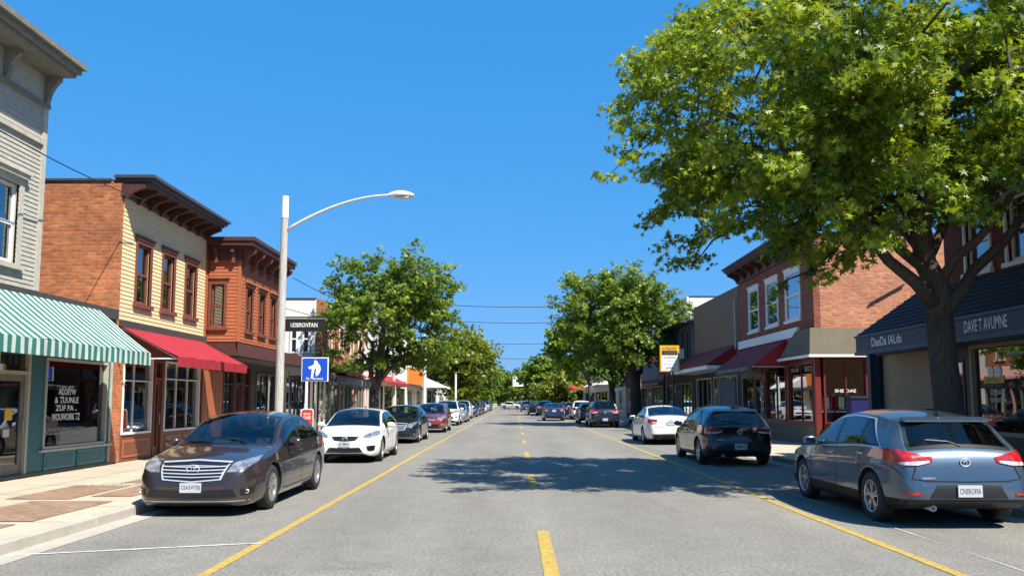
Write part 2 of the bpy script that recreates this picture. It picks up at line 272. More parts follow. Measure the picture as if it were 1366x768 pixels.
# ---------------------------------------------------------------- helpers
def tag(o, label=None, cat=None, group=None, kind=None):
    if label: o['label'] = label
    if cat: o['category'] = cat
    if group: o['group'] = group
    if kind: o['kind'] = kind
    return o
def thing(name, label, cat, loc=(0, 0, 0), rz=0.0, group=None):
    o = bpy.data.objects.new(name, None); o.empty_display_size = 0.3; COL.objects.link(o)
    o.location = loc; o.rotation_euler = (0, 0, rz); tag(o, label, cat, group); return o
def root_of(p):
    while p is not None and p.parent is not None: p = p.parent
    return p
class MB:
    def __init__(s): s.v = []; s.f = []; s.mi = []; s.mats = []
    def m(s, name):
        if name not in s.mats: s.mats.append(name)
        return s.mats.index(name)
    def add(s, verts, faces, mt):
        k = len(s.v); i = s.m(mt); s.v.extend(tuple(v) for v in verts)
        for f in faces: s.f.append(tuple(k + a for a in f)); s.mi.append(i)
    def hexa(s, p, mt):   # 8 points: bottom 4 then top 4
        s.add(p, [(0, 3, 2, 1), (4, 5, 6, 7), (0, 1, 5, 4), (1, 2, 6, 5), (2, 3, 7, 6), (3, 0, 4, 7)], mt)
    def box(s, a, b, mt):
        x0, y0, z0 = a; x1, y1, z1 = b
        s.hexa([(x0, y0, z0), (x1, y0, z0), (x1, y1, z0), (x0, y1, z0), (x0, y0, z1), (x1, y0, z1), (x1, y1, z1), (x0, y1, z1)], mt)
    def tube(s, pts, rad, mt, n=8, cap=True):
        pts = [Vector(p) for p in pts]
        if not hasattr(rad, '__len__'): rad = [rad] * len(pts)
        vs_ = []; prev = None
        for i, p in enumerate(pts):
            d = (pts[min(i + 1, len(pts) - 1)] - pts[max(i - 1, 0)]).normalized()
            if prev is None:
                u = d.orthogonal().normalized()
            else:
                u = (prev - d * prev.dot(d))
                u = u.normalized() if u.length > 1e-6 else d.orthogonal().normalized()
            prev = u; v = d.cross(u)
            for k in range(n):
                a = 2 * math.pi * k / n; vs_.append(p + (u * math.cos(a) + v * math.sin(a)) * rad[i])
        fs = []
        for i in range(len(pts) - 1):
            for k in range(n):
                fs.append((i * n + k, i * n + (k + 1) % n, (i + 1) * n + (k + 1) % n, (i + 1) * n + k))
        if cap: fs.append(tuple(range(n))[::-1]); fs.append(tuple((len(pts) - 1) * n + k for k in range(n)))
        s.add(vs_, fs, mt)
    def grid(s, rows, mt):
        nr = len(rows); nc = len(rows[0])
        s.add([p for r in rows for p in r], [(i * nc + j, i * nc + j + 1, (i + 1) * nc + j + 1, (i + 1) * nc + j) for i in range(nr - 1) for j in range(nc - 1)], mt)
    def lathe(s, c, axis, prof, mt, n=24):   # prof: (radius, along)
        c = Vector(c); ax = Vector(axis).normalized(); u = ax.orthogonal().normalized(); v = ax.cross(u)
        rows = [[c + ax * h + (u * math.cos(2 * math.pi * k / n) + v * math.sin(2 * math.pi * k / n)) * r for k in range(n + 1)] for r, h in prof]
        s.grid(rows, mt)
    def build(s, name, parent=None, smooth=False, local=False, fix=True):
        me = bpy.data.meshes.new(name)
        off = Vector((0, 0, 0))
        rt = root_of(parent)
        if rt is not None and not local: off = Vector(rt.location)
        me.from_pydata([(a[0] - off.x, a[1] - off.y, a[2] - off.z) for a in s.v], [], s.f)
        for n_ in s.mats: me.materials.append(M[n_])
        me.polygons.foreach_set('material_index', s.mi)
        if fix:
            bm = bmesh.new(); bm.from_mesh(me); bmesh.ops.recalc_face_normals(bm, faces=bm.faces); bm.to_mesh(me); bm.free()
        if smooth: me.polygons.foreach_set('use_smooth', [True] * len(me.polygons))
        me.update()
        o = bpy.data.objects.new(name, me); COL.objects.link(o)
        if parent is not None: o.parent = parent
        return o
def copy_tree(o, parent=None):
    c = o.copy(); COL.objects.link(c); c.parent = parent
    for ch in list(o.children): copy_tree(ch, c)
    return c

class Fr:   # wall frame: along a, outward n
    def __init__(s, O, a, n): s.O = Vector(O); s.a = Vector(a); s.n = Vector(n)
    def p(s, t, z, d=0.0): return s.O + s.a * t + Vector((0, 0, z)) + s.n * d
    def box(s, mb, t0, t1, z0, z1, d0, d1, mt):
        mb.hexa([s.p(t0, z0, d0), s.p(t1, z0, d0), s.p(t1, z0, d1), s.p(t0, z0, d1), s.p(t0, z1, d0), s.p(t1, z1, d0), s.p(t1, z1, d1), s.p(t0, z1, d1)], mt)
LX, RX = -9.75, 10.2
FL = Fr((LX, 0, 0), (0, 1, 0), (1, 0, 0))
FR = Fr((RX, 0, 0), (0, 1, 0), (-1, 0, 0))

def panel(mb, fr, t0, t1, z0, z1, ops, mt, th=0.22, clap=None, d=0.0):
    ts = sorted(set([t0, t1] + [x for o in ops for x in (o[0], o[1]) if t0 < x < t1])); zs = sorted(set([z0, z1] + [x for o in ops for x in (o[2], o[3]) if z0 < x < z1]))
    for i in range(len(ts) - 1):
        j = 0
        while j < len(zs) - 1:
            tm = (ts[i] + ts[i + 1]) / 2
            def hole(q): 
                zm = (zs[q] + zs[q + 1]) / 2
                return any(o[0] < tm < o[1] and o[2] < zm < o[3] for o in ops)
            if hole(j): j += 1; continue
            k = j
            while k + 1 < len(zs) - 1 and not hole(k + 1): k += 1
            fr.box(mb, ts[i], ts[i + 1], zs[j], zs[k + 1], d - th, d, mt)
            if clap:
                bh, cm = clap; z = math.floor(zs[j] / bh) * bh
                while z < zs[k + 1] - 1e-4:
                    a = max(z, zs[j]); b_ = min(z + bh, zs[k + 1])
                    if b_ - a > 0.01:
                        da = 0.020 - 0.014 * (a - z) / bh; db = 0.020 - 0.014 * (b_ - z) / bh
                        P = [fr.p(ts[i], a, d + 0.001), fr.p(ts[i + 1], a, d + 0.001), fr.p(ts[i + 1], a, d + da), fr.p(ts[i], a, d + da),
                             fr.p(ts[i], b_, d + 0.001), fr.p(ts[i + 1], b_, d + 0.001), fr.p(ts[i + 1], b_, d + db), fr.p(ts[i], b_, d + db)]
                        mb.add(P, [(0, 1, 2, 3), (3, 2, 6, 7), (0, 3, 7, 4), (1, 5, 6, 2)], cm)
                    z += bh
            j = k + 1

def window(par, fr, t0, t1, z0, z1, casing='trim_brown', sash='trim_white', cw=0.10, hood=0.0, curtain=None, cfrac=(0.0, 1.0), sill=True, bars=0, g='house_glass', hoodm=None, deep=0.08):
    mb = MB()
    for (a, b, c, e) in ((t0 - cw, t0, z0 - 0.02, z1 + cw), (t1, t1 + cw, z0 - 0.02, z1 + cw), (t0, t1, z1, z1 + cw)): fr.box(mb, a, b, c, e, -0.03, 0.045, casing)
    s = 0.055
    fr.box(mb, t0 + 0.002, t0 + s, z0, z1, -deep - 0.05, -deep + 0.02, sash); fr.box(mb, t1 - s, t1 - 0.002, z0, z1, -deep - 0.05, -deep + 0.02, sash)
    zm = (z0 + z1) / 2
    for a, b, dd in ((z0, z0 + 0.07, 0), (zm - 0.035, zm + 0.035, 0.012), (z1 - 0.06, z1 - 0.001, 0)): fr.box(mb, t0 + s, t1 - s, a, b, -deep - 0.05 + dd, -deep + 0.015 + dd, sash)
    for k in range(bars):
        tt = t0 + (t1 - t0) * (k + 1) / (bars + 1); fr.box(mb, tt - 0.018, tt + 0.018, z0 + 0.07, z1 - 0.06, -deep - 0.03, -deep + 0.01, sash)
    wn = mb.build('window', par)
    mb = MB(); fr.box(mb, t0 + s, t1 - s, z0 + 0.06, z1 - 0.06, -deep - 0.026, -deep - 0.018, g); mb.build('pane', wn)
    if sill: 
        mb = MB(); fr.box(mb, t0 - cw - 0.05, t1 + cw + 0.05, z0 - 0.12, z0 - 0.022, -0.10, 0.10, hoodm or casing); mb.build('sill', wn)
    if hood: 
        mb = MB(); fr.box(mb, t0 - cw - 0.05, t1 + cw + 0.05, z1 + cw + 0.002, z1 + cw + 0.09, -0.02, hood, hoodm or casing); fr.box(mb, t0 - cw - 0.08, t1 + cw + 0.08, z1 + cw + 0.092, z1 + cw + 0.12, -0.02, hood + 0.04, hoodm or casing); mb.build('lintel', wn)
    if curtain:
        mb = MB(); rows = []; n = 24
        for zz in (z0 + (z1 - z0) * cfrac[0], z0 + (z1 - z0) * cfrac[1]):
            rows.append([fr.p(t0 + (t1 - t0) * k / n, zz, -deep - 0.14 + 0.018 * math.sin(k * 2.1)) for k in range(n + 1)])
        mb.grid(rows, curtain); mb.build('curtain', wn, fix=False)
    return wn
def shopwin(par, fr, t0, t1, z0, z1, frame='trim_white', mull=(), trans=None, fw=0.07, deep=0.06, name='shop_window', g='shop_glass'):
    mb = MB()
    fr.box(mb, t0, t0 + fw, z0, z1, -deep - 0.04, 0.03, frame); fr.box(mb, t1 - fw, t1, z0, z1, -deep - 0.04, 0.03, frame)
    fr.box(mb, t0 + fw, t1 - fw, z0, z0 + fw, -deep - 0.04, 0.04, frame); fr.box(mb, t0 + fw, t1 - fw, z1 - fw, z1, -deep - 0.04, 0.03, frame)
    for m_ in mull:
        tt = t0 + (t1 - t0) * m_; fr.box(mb, tt - fw * 0.28, tt + fw * 0.28, z0 + fw, z1 - fw, -deep - 0.02, -deep + 0.03, frame)
    if trans: 
        fr.box(mb, t0 + fw, t1 - fw, trans - fw * 0.3, trans + fw * 0.3, -deep - 0.025, 0.008, frame)
    wn = mb.build(name, par)
    mb = MB(); fr.box(mb, t0 + fw * 0.7, t1 - fw * 0.7, z0 + fw * 0.7, z1 - fw * 0.7, -deep - 0.01, -deep - 0.002, g); mb.build('pane', wn)
    return wn
def door(par, fr, t0, t1, z0, z1, frame='trim_greylight', leaf=None, trans=None):
    leaf = leaf or frame; f = 0.07
    mb = MB(); fr.box(mb, t0, t0 + f, z0, z1, -0.14, 0.02, frame); fr.box(mb, t1 - f, t1, z0, z1, -0.14, 0.02, frame); fr.box(mb, t0 + f, t1 - f, z1 - f, z1, -0.14, 0.02, frame)
    top = z1 - f
    if trans: fr.box(mb, t0 + f, t1 - f, trans, trans + f, -0.12, 0.01, frame); top = trans
    a, b = t0 + f + 0.004, t1 - f - 0.004
    for (p, q, r_, s_) in ((a, a + 0.12, z0 + 0.01, top - 0.005), (b - 0.12, b, z0 + 0.01, top - 0.005), (a + 0.12, b - 0.12, z0 + 0.01, z0 + 0.28), (a + 0.12, b - 0.12, top - 0.13, top - 0.005)): fr.box(mb, p, q, r_, s_, -0.10, -0.045, leaf)
    dn = mb.build('door', par)
    mb = MB(); fr.box(mb, a + 0.10, b - 0.10, z0 + 0.26, top - 0.11, -0.08, -0.07, 'shop_glass')
    if trans: fr.box(mb, t0 + f, t1 - f, trans + f, z1 - f, -0.08, -0.07, 'shop_glass')
    mb.build('pane', dn)
    mb = MB(); mb.tube([fr.p(b - 0.07, z0 + 0.85, -0.045), fr.p(b - 0.07, z0 + 0.88, 0.0), fr.p(b - 0.07, z0 + 1.15, 0.0), fr.p(b - 0.07, z0 + 1.18, -0.045)], 0.013, 'steel_pole', 6); mb.build('handle', dn)
    return dn
def cornice(par, fr, t0, t1, zt, depth, mt, h=0.28, nb=6, bm_='trim_brown', ends=0.35, bh=0.5, frieze=0.55, fm=None, bw=0.13, slope=0.0, bd=0.0):
    mb = MB()
    fr.box(mb, t0 - ends, t1 + ends, zt - h * 0.35, zt, -0.2, depth, mt)
    fr.box(mb, t0 - ends + 0.06, t1 + ends - 0.06, zt - h * 0.72, zt - h * 0.352, -0.2, depth - 0.08, mt)
    fr.box(mb, t0 - ends + 0.12, t1 + ends - 0.12, zt - h, zt - h * 0.722, -0.2, depth - 0.16, mt)
    fr.box(mb, t0 - 0.02, t1 + 0.02, zt - h - frieze, zt - h - 0.001, 0.001, 0.05, fm or mt)
    fr.box(mb, t0 - 0.03, t1 + 0.03, zt - h - frieze - 0.09, zt - h - frieze - 0.001, 0.001, 0.09, mt)
    co = mb.build('cornice', par)
    for k in range(nb):
        tt = t0 + 0.12 + (t1 - t0 - 0.24) * k / max(1, nb - 1); mb = MB(); D = depth - 0.2 - bd; n = 7; z1 = zt - h - 0.002
        prof = [(0.052, z1)] + [(D, z1)] + [(D - (D - 0.12) * (i / n) ** .8, z1 - 0.09 - (bh - 0.09) * ((i / n) ** 1.6 + .06 * math.sin(i / n * 6.28))) for i in range(n + 1)] + [(0.052, z1 - bh)]
        L = [fr.p(tt - bw / 2, z, d) for d, z in prof]; R_ = [fr.p(tt + bw / 2, z, d) for d, z in prof]; q = len(prof)
        mb.add(L + R_, [tuple(range(q)), tuple(range(q, 2 * q))[::-1]] + [(i, (i + 1) % q, q + (i + 1) % q, q + i) for i in range(q)], bm_)
        mb.build('bracket', co)
    return co
def awning(par, fr, t0, t1, zt, zf, dep, val, mt, valm=None, scallop=0.0, frame=True, d0=0.02, sag=0.02, closed=False, nseg=None):
    mb = MB(); n = nseg or max(6, int((t1 - t0) / 0.25)); rows = []
    for j in range(7):
        v = j / 6
        rows.append([fr.p(t0 + (t1 - t0) * i / n, zt + (zf - zt) * v - sag * math.sin(math.pi * v) - 0.016 * (math.sin(i * 1.3) + .6 * math.sin(i * .7 + v * 4)) * v, d0 + (dep - d0) * v) for i in range(n + 1)])
    mb.grid(rows, mt)
    mb.grid([[p - Vector((0, 0, 0.02)) for p in r] for r in rows], mt)
    if closed:
        for t_ in (t0, t1): mb.add([fr.p(t_, zt, d0), fr.p(t_, zf, dep), fr.p(t_, zf, d0)], [(0, 1, 2)], mt)
    aw = mb.build('awning', par, fix=False)
    mb = MB(); m_ = max(8, int((t1 - t0) / 0.06)); r0 = []; r1 = []
    for i in range(m_ + 1):
        t_ = t0 + (t1 - t0) * i / m_; wob = 0.010 * math.sin(i * 0.7)
        r0.append(fr.p(t_, zf + 0.003, dep + 0.004)); r1.append(fr.p(t_, zf - val + scallop * abs(math.sin(math.pi * (t_ - t0) / 0.235)), dep + 0.004 + wob))
    mb.grid([r0, r1], valm or mt); mb.build('valance', aw, fix=False)
    if frame:
        mb = MB()
        for t_ in (t0 + 0.06, t1 - 0.06): mb.tube([fr.p(t_, zf - 0.05, 0.02), fr.p(t_, zf - 0.05, dep - 0.03)], 0.018, 'pole_cap', 6); mb.tube([fr.p(t_, zf - 0.05, dep - 0.03), fr.p(t_, zt - 0.06, 0.04)], 0.014, 'pole_cap', 6)
        mb.tube([fr.p(t0 + 0.06, zf - 0.045, dep - 0.03), fr.p(t1 - 0.06, zf - 0.045, dep - 0.03)], 0.018, 'pole_cap', 6)
        mb.build('awning_frame', aw)
    return aw
def shell(par, x0, x1, y0, y1, z1, sidem, front_side, backm=None, z0=0.0, roofm='roof_tar', inner=True, ceil=None, lot=True, parapet=0.3, skip=()):
    """side / back walls and roof of a box building; the street front is built apart. front_side +1: street at x1, -1: street at x0"""
    mb = MB(); th = 0.22
    e0, e1 = (x0, x1 - 0.223) if front_side > 0 else (x0 + 0.223, x1)
    if 'near' not in skip: mb.box((e0, y0, z0), (e1, y0 + th, z1), sidem)
    if 'far' not in skip: mb.box((e0, y1 - th, z0), (e1, y1, z1), sidem)
    xb = x0 if front_side > 0 else x1 - th
    mb.box((xb, y0 + th + 0.001, z0), (xb + th, y1 - th - 0.001, z1), sidem)
    mb.build('side_wall', par)
    mb = MB(); mb.box((e0 + 0.001, y0 + 0.002 + th, z1 - parapet - 0.15), (e1 - 0.001, y1 - th - 0.002, z1 - parapet), roofm)
    mb.box((e0 - 0.04, y0 - 0.04, z1 + 0.001), (e1 - 0.02, y0 + th + 0.04, z1 + 0.06), 'trim_darkgrey'); mb.box((e0 - 0.04, y1 - th - 0.04, z1 + 0.001), (e1 - 0.02, y1 + 0.0, z1 + 0.06), 'trim_darkgrey')
    mb.build('roof', par)
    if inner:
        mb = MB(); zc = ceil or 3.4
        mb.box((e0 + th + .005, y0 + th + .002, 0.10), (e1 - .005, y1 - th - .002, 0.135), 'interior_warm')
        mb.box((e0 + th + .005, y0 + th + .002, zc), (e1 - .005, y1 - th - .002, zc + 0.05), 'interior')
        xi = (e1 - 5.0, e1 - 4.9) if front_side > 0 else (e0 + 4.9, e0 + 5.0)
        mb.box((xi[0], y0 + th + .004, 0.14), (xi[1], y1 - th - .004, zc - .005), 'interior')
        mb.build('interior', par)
def text(par, body, fr, t, z, d, height, width=None, mt='white_ink', name='lettering', align='c', ex=0.004, slant=0.0):
    """text on a wall frame: centre at (t, z), read from the outside"""
    cu = bpy.data.curves.new('txt', 'FONT'); cu.body = body; cu.size = 1; cu.extrude = 0; cu.resolution_u = 2; cu.space_line = 0.95; cu.align_x = 'CENTER' if align == 'c' else 'LEFT'; cu.shear = slant; cu.offset = 0.012
    ob = bpy.data.objects.new('txt', cu); me = bpy.data.meshes.new_from_object(ob); me.name = name
    bpy.data.objects.remove(ob); n = len(me.vertices); co = np.zeros(n * 3); me.vertices.foreach_get('co', co); co = co.reshape(-1, 3)
    lo, hi = co.min(0), co.max(0); s = height / (hi[1] - lo[1]); sx = s if width is None else width / (hi[0] - lo[0])
    x = (co[:, 0] - (lo[0] + hi[0]) / 2) * sx; y = (co[:, 1] - (lo[1] + hi[1]) / 2) * s
    right = (-fr.n).cross(Vector((0, 0, 1))); c = fr.p(t, z, d)
    rt = root_of(par); off = Vector(rt.location) if rt else Vector()
    out = np.array([c - off] * n) + np.outer(x, np.array(right)) + np.outer(y, np.array((0, 0, 1.0)))
    me.vertices.foreach_set('co', out.ravel()); me.materials.clear(); me.materials.append(M[mt]); me.update()
    o = bpy.data.objects.new(name, me); COL.objects.link(o); o.parent = par
    return o

# ================================================================ GROUND
def sheet(name, x0, x1, y0, y1, z, mt, kind='structure'):
    mb = MB(); mb.add([(x0, y0, z), (x1, y0, z), (x1, y1, z), (x0, y1, z)], [(0, 1, 2, 3)], mt); o = mb.build(name, fix=False); o['kind'] = kind; return o
sheet('ground', -3000, 3000, -600, 5000, -0.06, 'earth')
CL, CR = -5.5, 7.1          # kerb faces
sheet('road', CL, CR, -60, 420, 0.0, 'asphalt')
def slab(name, x0, x1, y0, y1, z0, z1, mt):
    mb = MB(); mb.box((x0, y0, z0), (x1, y1, z1), mt); o = mb.build(name); o['kind'] = 'structure'; return o
slab('pavement', -40, CL - 0.16, -60, 420, -0.05, 0.13, 'concrete_walk')
slab('pavement', CR + 0.16, 40, -60, 420, -0.05, 0.13, 'concrete_walk')
def kerb(x0, x1):
    mb = MB(); y = -10
    while y < 300:
        L = 3.0 if y < 80 else 20.0; mb.box((x0, y + 0.008, -0.04), (x1, y + L - 0.008, 0.137), 'concrete_kerb'); y += L
    o = mb.build('kerb'); o['kind'] = 'structure'
    bv = o.modifiers.new('b', 'BEVEL'); bv.width = 0.02; bv.segments = 2
kerb(CL - 0.158, CL); kerb(CR, CR + 0.158)
mb = MB(); mb.add([(CL, -10, .004), (CL + .32, -10, .004), (CL + .32, 300, .004), (CL, 300, .004)], [(0, 1, 2, 3)], 'concrete_kerb')
mb.add([(CR - .32, -10, .004), (CR, -10, .004), (CR, 300, .004), (CR - .32, 300, .004)], [(0, 1, 2, 3)], 'concrete_kerb'); o = mb.build('gutter', fix=False); o['kind'] = 'structure'
# pavement joints and brick panels along the left kerb
mb = MB()
for i in range(60):
    y = 6 + i * 1.52
    mb.add([(LX + .05, y, .134), (CL - .17, y, .134), (CL - .17, y + .014, .134), (LX + .05, y + .014, .134)], [(0, 1, 2, 3)], 'seam')
    mb.add([(CR + .17, y, .134), (RX - .05, y, .134), (RX - .05, y + .014, .134), (CR + .17, y + .014, .134)], [(0, 1, 2, 3)], 'seam')
for x in (-8.4,): mb.add([(x, 5, .1344), (x + .012, 5, .1344), (x + .012, 90, .1344), (x, 90, .1344)], [(0, 1, 2, 3)], 'seam')
o = mb.build('pavement_joint', fix=False); o['kind'] = 'structure'
mb = MB()
for y0, y1, x0, x1 in ((8.3, 10.35, -7.2, -6.15), (10.6, 12.7, -7.35, -6.1), (12.95, 15.0, -7.9, -6.9), (13.3, 15.2, -6.75, -6.1), (15.5, 17.6, -7.3, -6.1), (17.9, 20.0, -7.3, -6.1), (20.3, 22.4, -7.3, -6.1), (22.7, 26, -7.3, -6.1), (26.4, 30, -7.3, -6.1)):
    mb.add([(x0, y0, .138), (x1, y0, .138), (x1, y1, .138), (x0, y1, .138)], [(0, 1, 2, 3)], 'paver_brick')
o = mb.build('brick_paving', fix=False); o['kind'] = 'structure'
# painted lines (slightly wavering edges)
def line_strip(pts, wd, mt, z=.006):
    mb = MB(); L = []; Rr = []
    for i, (x, y) in enumerate(pts):
        j = 0.006 * math.sin(i * 1.7) + 0.004 * math.sin(i * 4.1); L.append((x - wd / 2 + j, y, z)); Rr.append((x + wd / 2 - j * .7, y, z))
    mb.grid([L, Rr], mt); return mb
def lin(x0, y0, x1, y1, n): return [(x0 + (x1 - x0) * i / n, y0 + (y1 - y0) * i / n) for i in range(n + 1)]
def grp(o, k='structure'): o['kind'] = k; return o
grp(line_strip(lin(-2.93, -10, -2.98, 20, 80) + lin(-3.0, 20.4, -3.25, 150, 100) , .12, 'yellow_line').build('edge_line', fix=False))
grp(line_strip(lin(4.26, -10, 4.2, 17, 80) + lin(4.2, 17.4, 3.9, 150, 100), .12, 'yellow_line').build('edge_line', fix=False))
mb = MB(); y = -8.25
while y < 260:
    j = random.uniform(-.01, .01); x = 0.34
    mb.add([(x - .075 + j, y, .006), (x + .075 + j, y + .02, .006), (x + .075 + j, y + 2.95, .006), (x - .075 + j, y + 2.93, .006)], [(0, 1, 2, 3)], 'yellow_line'); y += 8.12 if y > 8 else 8.0
grp(mb.build('lane_dash', fix=False))
mb = line_strip(lin(0, 0, 2.45, 0, 14), .0, 'worn_white_line'); mb.v = []
for i in range(15):
    x = -5.45 + 2.5 * i / 14; yy = 8.97 + .78 * i / 14; mb.v.append((x, yy + .004 * math.sin(i * 2.3), .0075))
for i in range(15):
    x = -5.45 + 2.5 * i / 14; yy = 8.97 + .78 * i / 14; mb.v.append((x, yy + .055 + .008 * math.sin(i * 1.3), .0075))
grp(mb.build('parking_line', fix=False))
grp(line_strip(lin(4.93, 5, 4.88, 60, 60), .014, 'worn_white_line', .0065).build('road_seam', fix=False))
mb = MB()      # grass tufts in the paving joints
for cx, cy in ((-7.6, 14.9), (-7.3, 15.3), (-6.9, 15.2)):
    for i in range(34):
        x = cx + random.gauss(0, .10); y = cy + random.gauss(0, .12); h = random.uniform(.01, .035); a = random.random() * 6.28; dx, dy = .008 * math.cos(a), .008 * math.sin(a)
        mb.add([(x - dx, y - dy, .134), (x + dx, y + dy, .134), (x + dy * 2, y - dx * 2, .134 + h)], [(0, 1, 2)], 'merch_green')
tag(mb.build('grass', fix=False), 'short green weeds growing in a joint of the left pavement', 'grass', kind='stuff')

# ================================================================ BUILDINGS, LEFT
# grey clapboard corner building with teal shop
b = thing('clapboard_building', 'weathered grey clapboard building with heavy bracketed cornice above a teal shopfront', 'building', (LX, 14, 0))
mb = MB(); panel(mb, FL, 8, 16.5, 3.86, 8.3, [(14.75, 15.85, 4.3, 5.85), (12.2, 13.3, 4.3, 5.85), (9.6, 10.7, 4.3, 5.85)], 'clap_grey', clap=(0.092, 'clap_grey'))
FL.box(mb, 16.502, 16.65, 3.86, 8.3, -0.22, 0.045, 'trim_greylight'); FL.box(mb, 8, 16.5, 6.86, 6.95, 0.02, 0.075, 'trim_greylight')
mb.build('wall', b)
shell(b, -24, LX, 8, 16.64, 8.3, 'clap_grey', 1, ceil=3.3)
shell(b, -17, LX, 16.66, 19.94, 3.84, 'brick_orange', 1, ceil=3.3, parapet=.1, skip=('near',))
for t0, t1 in ((14.75, 15.85), (12.2, 13.3), (9.6, 10.7)): window(b, FL, t0, t1, 4.3, 5.85, 'trim_greylight', 'trim_white', .13, hood=.12, curtain='curtain_blue', cfrac=(.45, 1), hoodm='trim_greylight')
cornice(b, FL, 8.2, 16.62, 8.60, .78, 'trim_grey', h=.30, nb=7, bm_='trim_grey', ends=.08, bh=.58, frieze=.55, fm='clap_grey', bw=.11, bd=.22)
mb = MB(); panel(mb, FL, 8, 19.95, .13, 3.84, [(15.5, 16.58, .13, 2.7), (17.12, 19.72, .64, 2.55), (12.0, 15.2, .64, 2.55)], 'teal_paint')
FL.box(mb, 8, 19.95, 3.60, 3.84, .002, .10, 'trim_darkgrey')
for a, c in ((17.2, 18.38), (18.5, 19.66)): 
    FL.box(mb, a, c, .22, .56, .001, .022, 'teal_light'); FL.box(mb, a + .06, c - .06, .27, .51, .022, .03, 'teal_paint')
FL.box(mb, 17.0, 19.95, .585, .64, .001, .07, 'trim_greylight'); FL.box(mb, 19.86, 19.93, .13, 2.7, .001, .03, 'trim_greylight'); FL.box(mb, 8, 19.95, .13, .2, .002, .04, 'trim_darkgrey')
mb.build('shopfront', b)
shopwin(b, FL, 17.12, 19.72, .645, 2.545, 'trim_greylight', fw=.055); shopwin(b, FL, 12.0, 15.2, .645, 2.545, 'trim_greylight', mull=(.5,), fw=.055)
door(b, FL, 15.5, 16.58, .135, 2.70, 'trim_greylight', 'trim_grey', trans=2.16)
mb = MB(); FL.box(mb, 15.93, 16.17, 1.27, 1.49, -.068, -.064, 'yellow_sign'); mb.build('notice', b); mb = MB(); FL.box(mb, 15.9, 16.1, .95, 1.1, -.068, -.064, 'plate'); mb.build('notice', b)
for s, zz, hh, ww in (('ACOEYW', 1.84, .13, .70), ('& TUUNLE', 1.66, .13, .95), ('ZUF PA ..', 1.49, .12, .85), ('WOUWOIRK TZ', 1.30, .15, 1.12)): text(b, s, FL, 18.1, zz, -.055, hh, ww, 'white_ink')
for s, zz, ww in (('( do.uy lC.Mypoclo seotbon', 1.05, 1.55), ('vuducesnocebudiru sosvittl. g', .95, 1.45)): text(b, s, FL, 18.1, zz, -.055, .06, ww, 'faded_ink')
awning(b, FL, 8, 19.02, 3.80, 2.74, 1.32, .29, 'awning_striped', scallop=.0)
mb = MB()   # goods inside
for i in range(12): 
    t_ = 17.4 + i * .19; d_ = -random.uniform(.9, 2.2); h_ = random.uniform(.3, .9); FL.box(mb, t_, t_ + .15, .14, .14 + h_, d_ - .2, d_, random.choice(['merch', 'bag', 'interior_warm', 'merch_green']))
mb.build('shop_display', b)

# yellow clapboard building
b = thing('clapboard_building', 'yellow clapboard building with brick side wall, dark red bracketed cornice and red awning', 'building', (LX, 22.8, 0))
mb = MB(); Y0, Y1 = 19.98, 25.62
wins = [(20.95, 21.72, 4.14, 5.68), (22.52, 23.24, 4.14, 5.68), (24.1, 24.84, 4.14, 5.68)]
panel(mb, FL, 20.14, Y1, 3.62, 7.0, wins, 'clap_yellow', clap=(0.104, 'clap_yellow')); mb.build('wall', b)
mb = MB(); FL.box(mb, Y0 + .001, 20.139, .13, 7.0, -.22, .012, 'brick_orange'); panel(mb, FL, 20.14, 20.46, .13, 3.42, [], 'brick_orange', d=.01); mb.build('brick_pier', b)
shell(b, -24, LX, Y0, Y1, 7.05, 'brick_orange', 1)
for i, q in enumerate(wins): window(b, FL, *q, 'trim_rust', 'trim_rust', .09, hood=.07, curtain='blind_grey', cfrac=(.1, .55), hoodm='trim_rust', deep=.06)
cornice(b, FL, 20.0, Y1 - .1, 7.22, .80, 'trim_darkgrey', h=.22, nb=9, bm_='trim_brown', ends=.0, bh=.36, frieze=.22, fm='trim_brown', bw=.085, bd=.05)
mb = MB(); panel(mb, FL, 20.47, Y1, .13, 3.42, [(20.5, 22.15, .8, 2.75), (22.3, 22.85, .13, 2.75), (22.95, 25.45, .8, 2.75)], 'wood_brown')
FL.box(mb, 20.14, Y1, 3.421, 3.62, -.2, .13, 'trim_darkgrey')
for a, c in ((20.6, 22.05), (23.1, 24.2), (24.3, 25.35)): FL.box(mb, a, c, .24, .68, .001, .02, 'wood_orange'); FL.box(mb, a + .07, c - .07, .31, .61, .02, .028, 'wood_brown')
mb.build('shopfront', b)
shopwin(b, FL, 20.5, 22.15, .805, 2.745, 'trim_white', mull=(.42,), trans=2.15, fw=.05); shopwin(b, FL, 22.95, 25.45, .805, 2.745, 'trim_white', mull=(.36, .68), trans=2.25, fw=.05)
door(b, FL, 22.3, 22.85, .135, 2.74, 'wood_brown', trans=2.2)
awning(b, FL, 20.12, 25.35, 3.50, 2.72, 1.5, .24, 'awning_red')
mb = MB()
for i in range(16): 
    t_ = 20.7 + i * .3; d_ = -random.uniform(.7, 1.8); h_ = random.uniform(.3, 1.0); FL.box(mb, t_, t_ + .22, .14, .14 + h_, d_ - .2, d_, random.choice(['merch', 'bag', 'interior_warm', 'merch_green', 'curtain_blue']))
mb.build('shop_display', b)

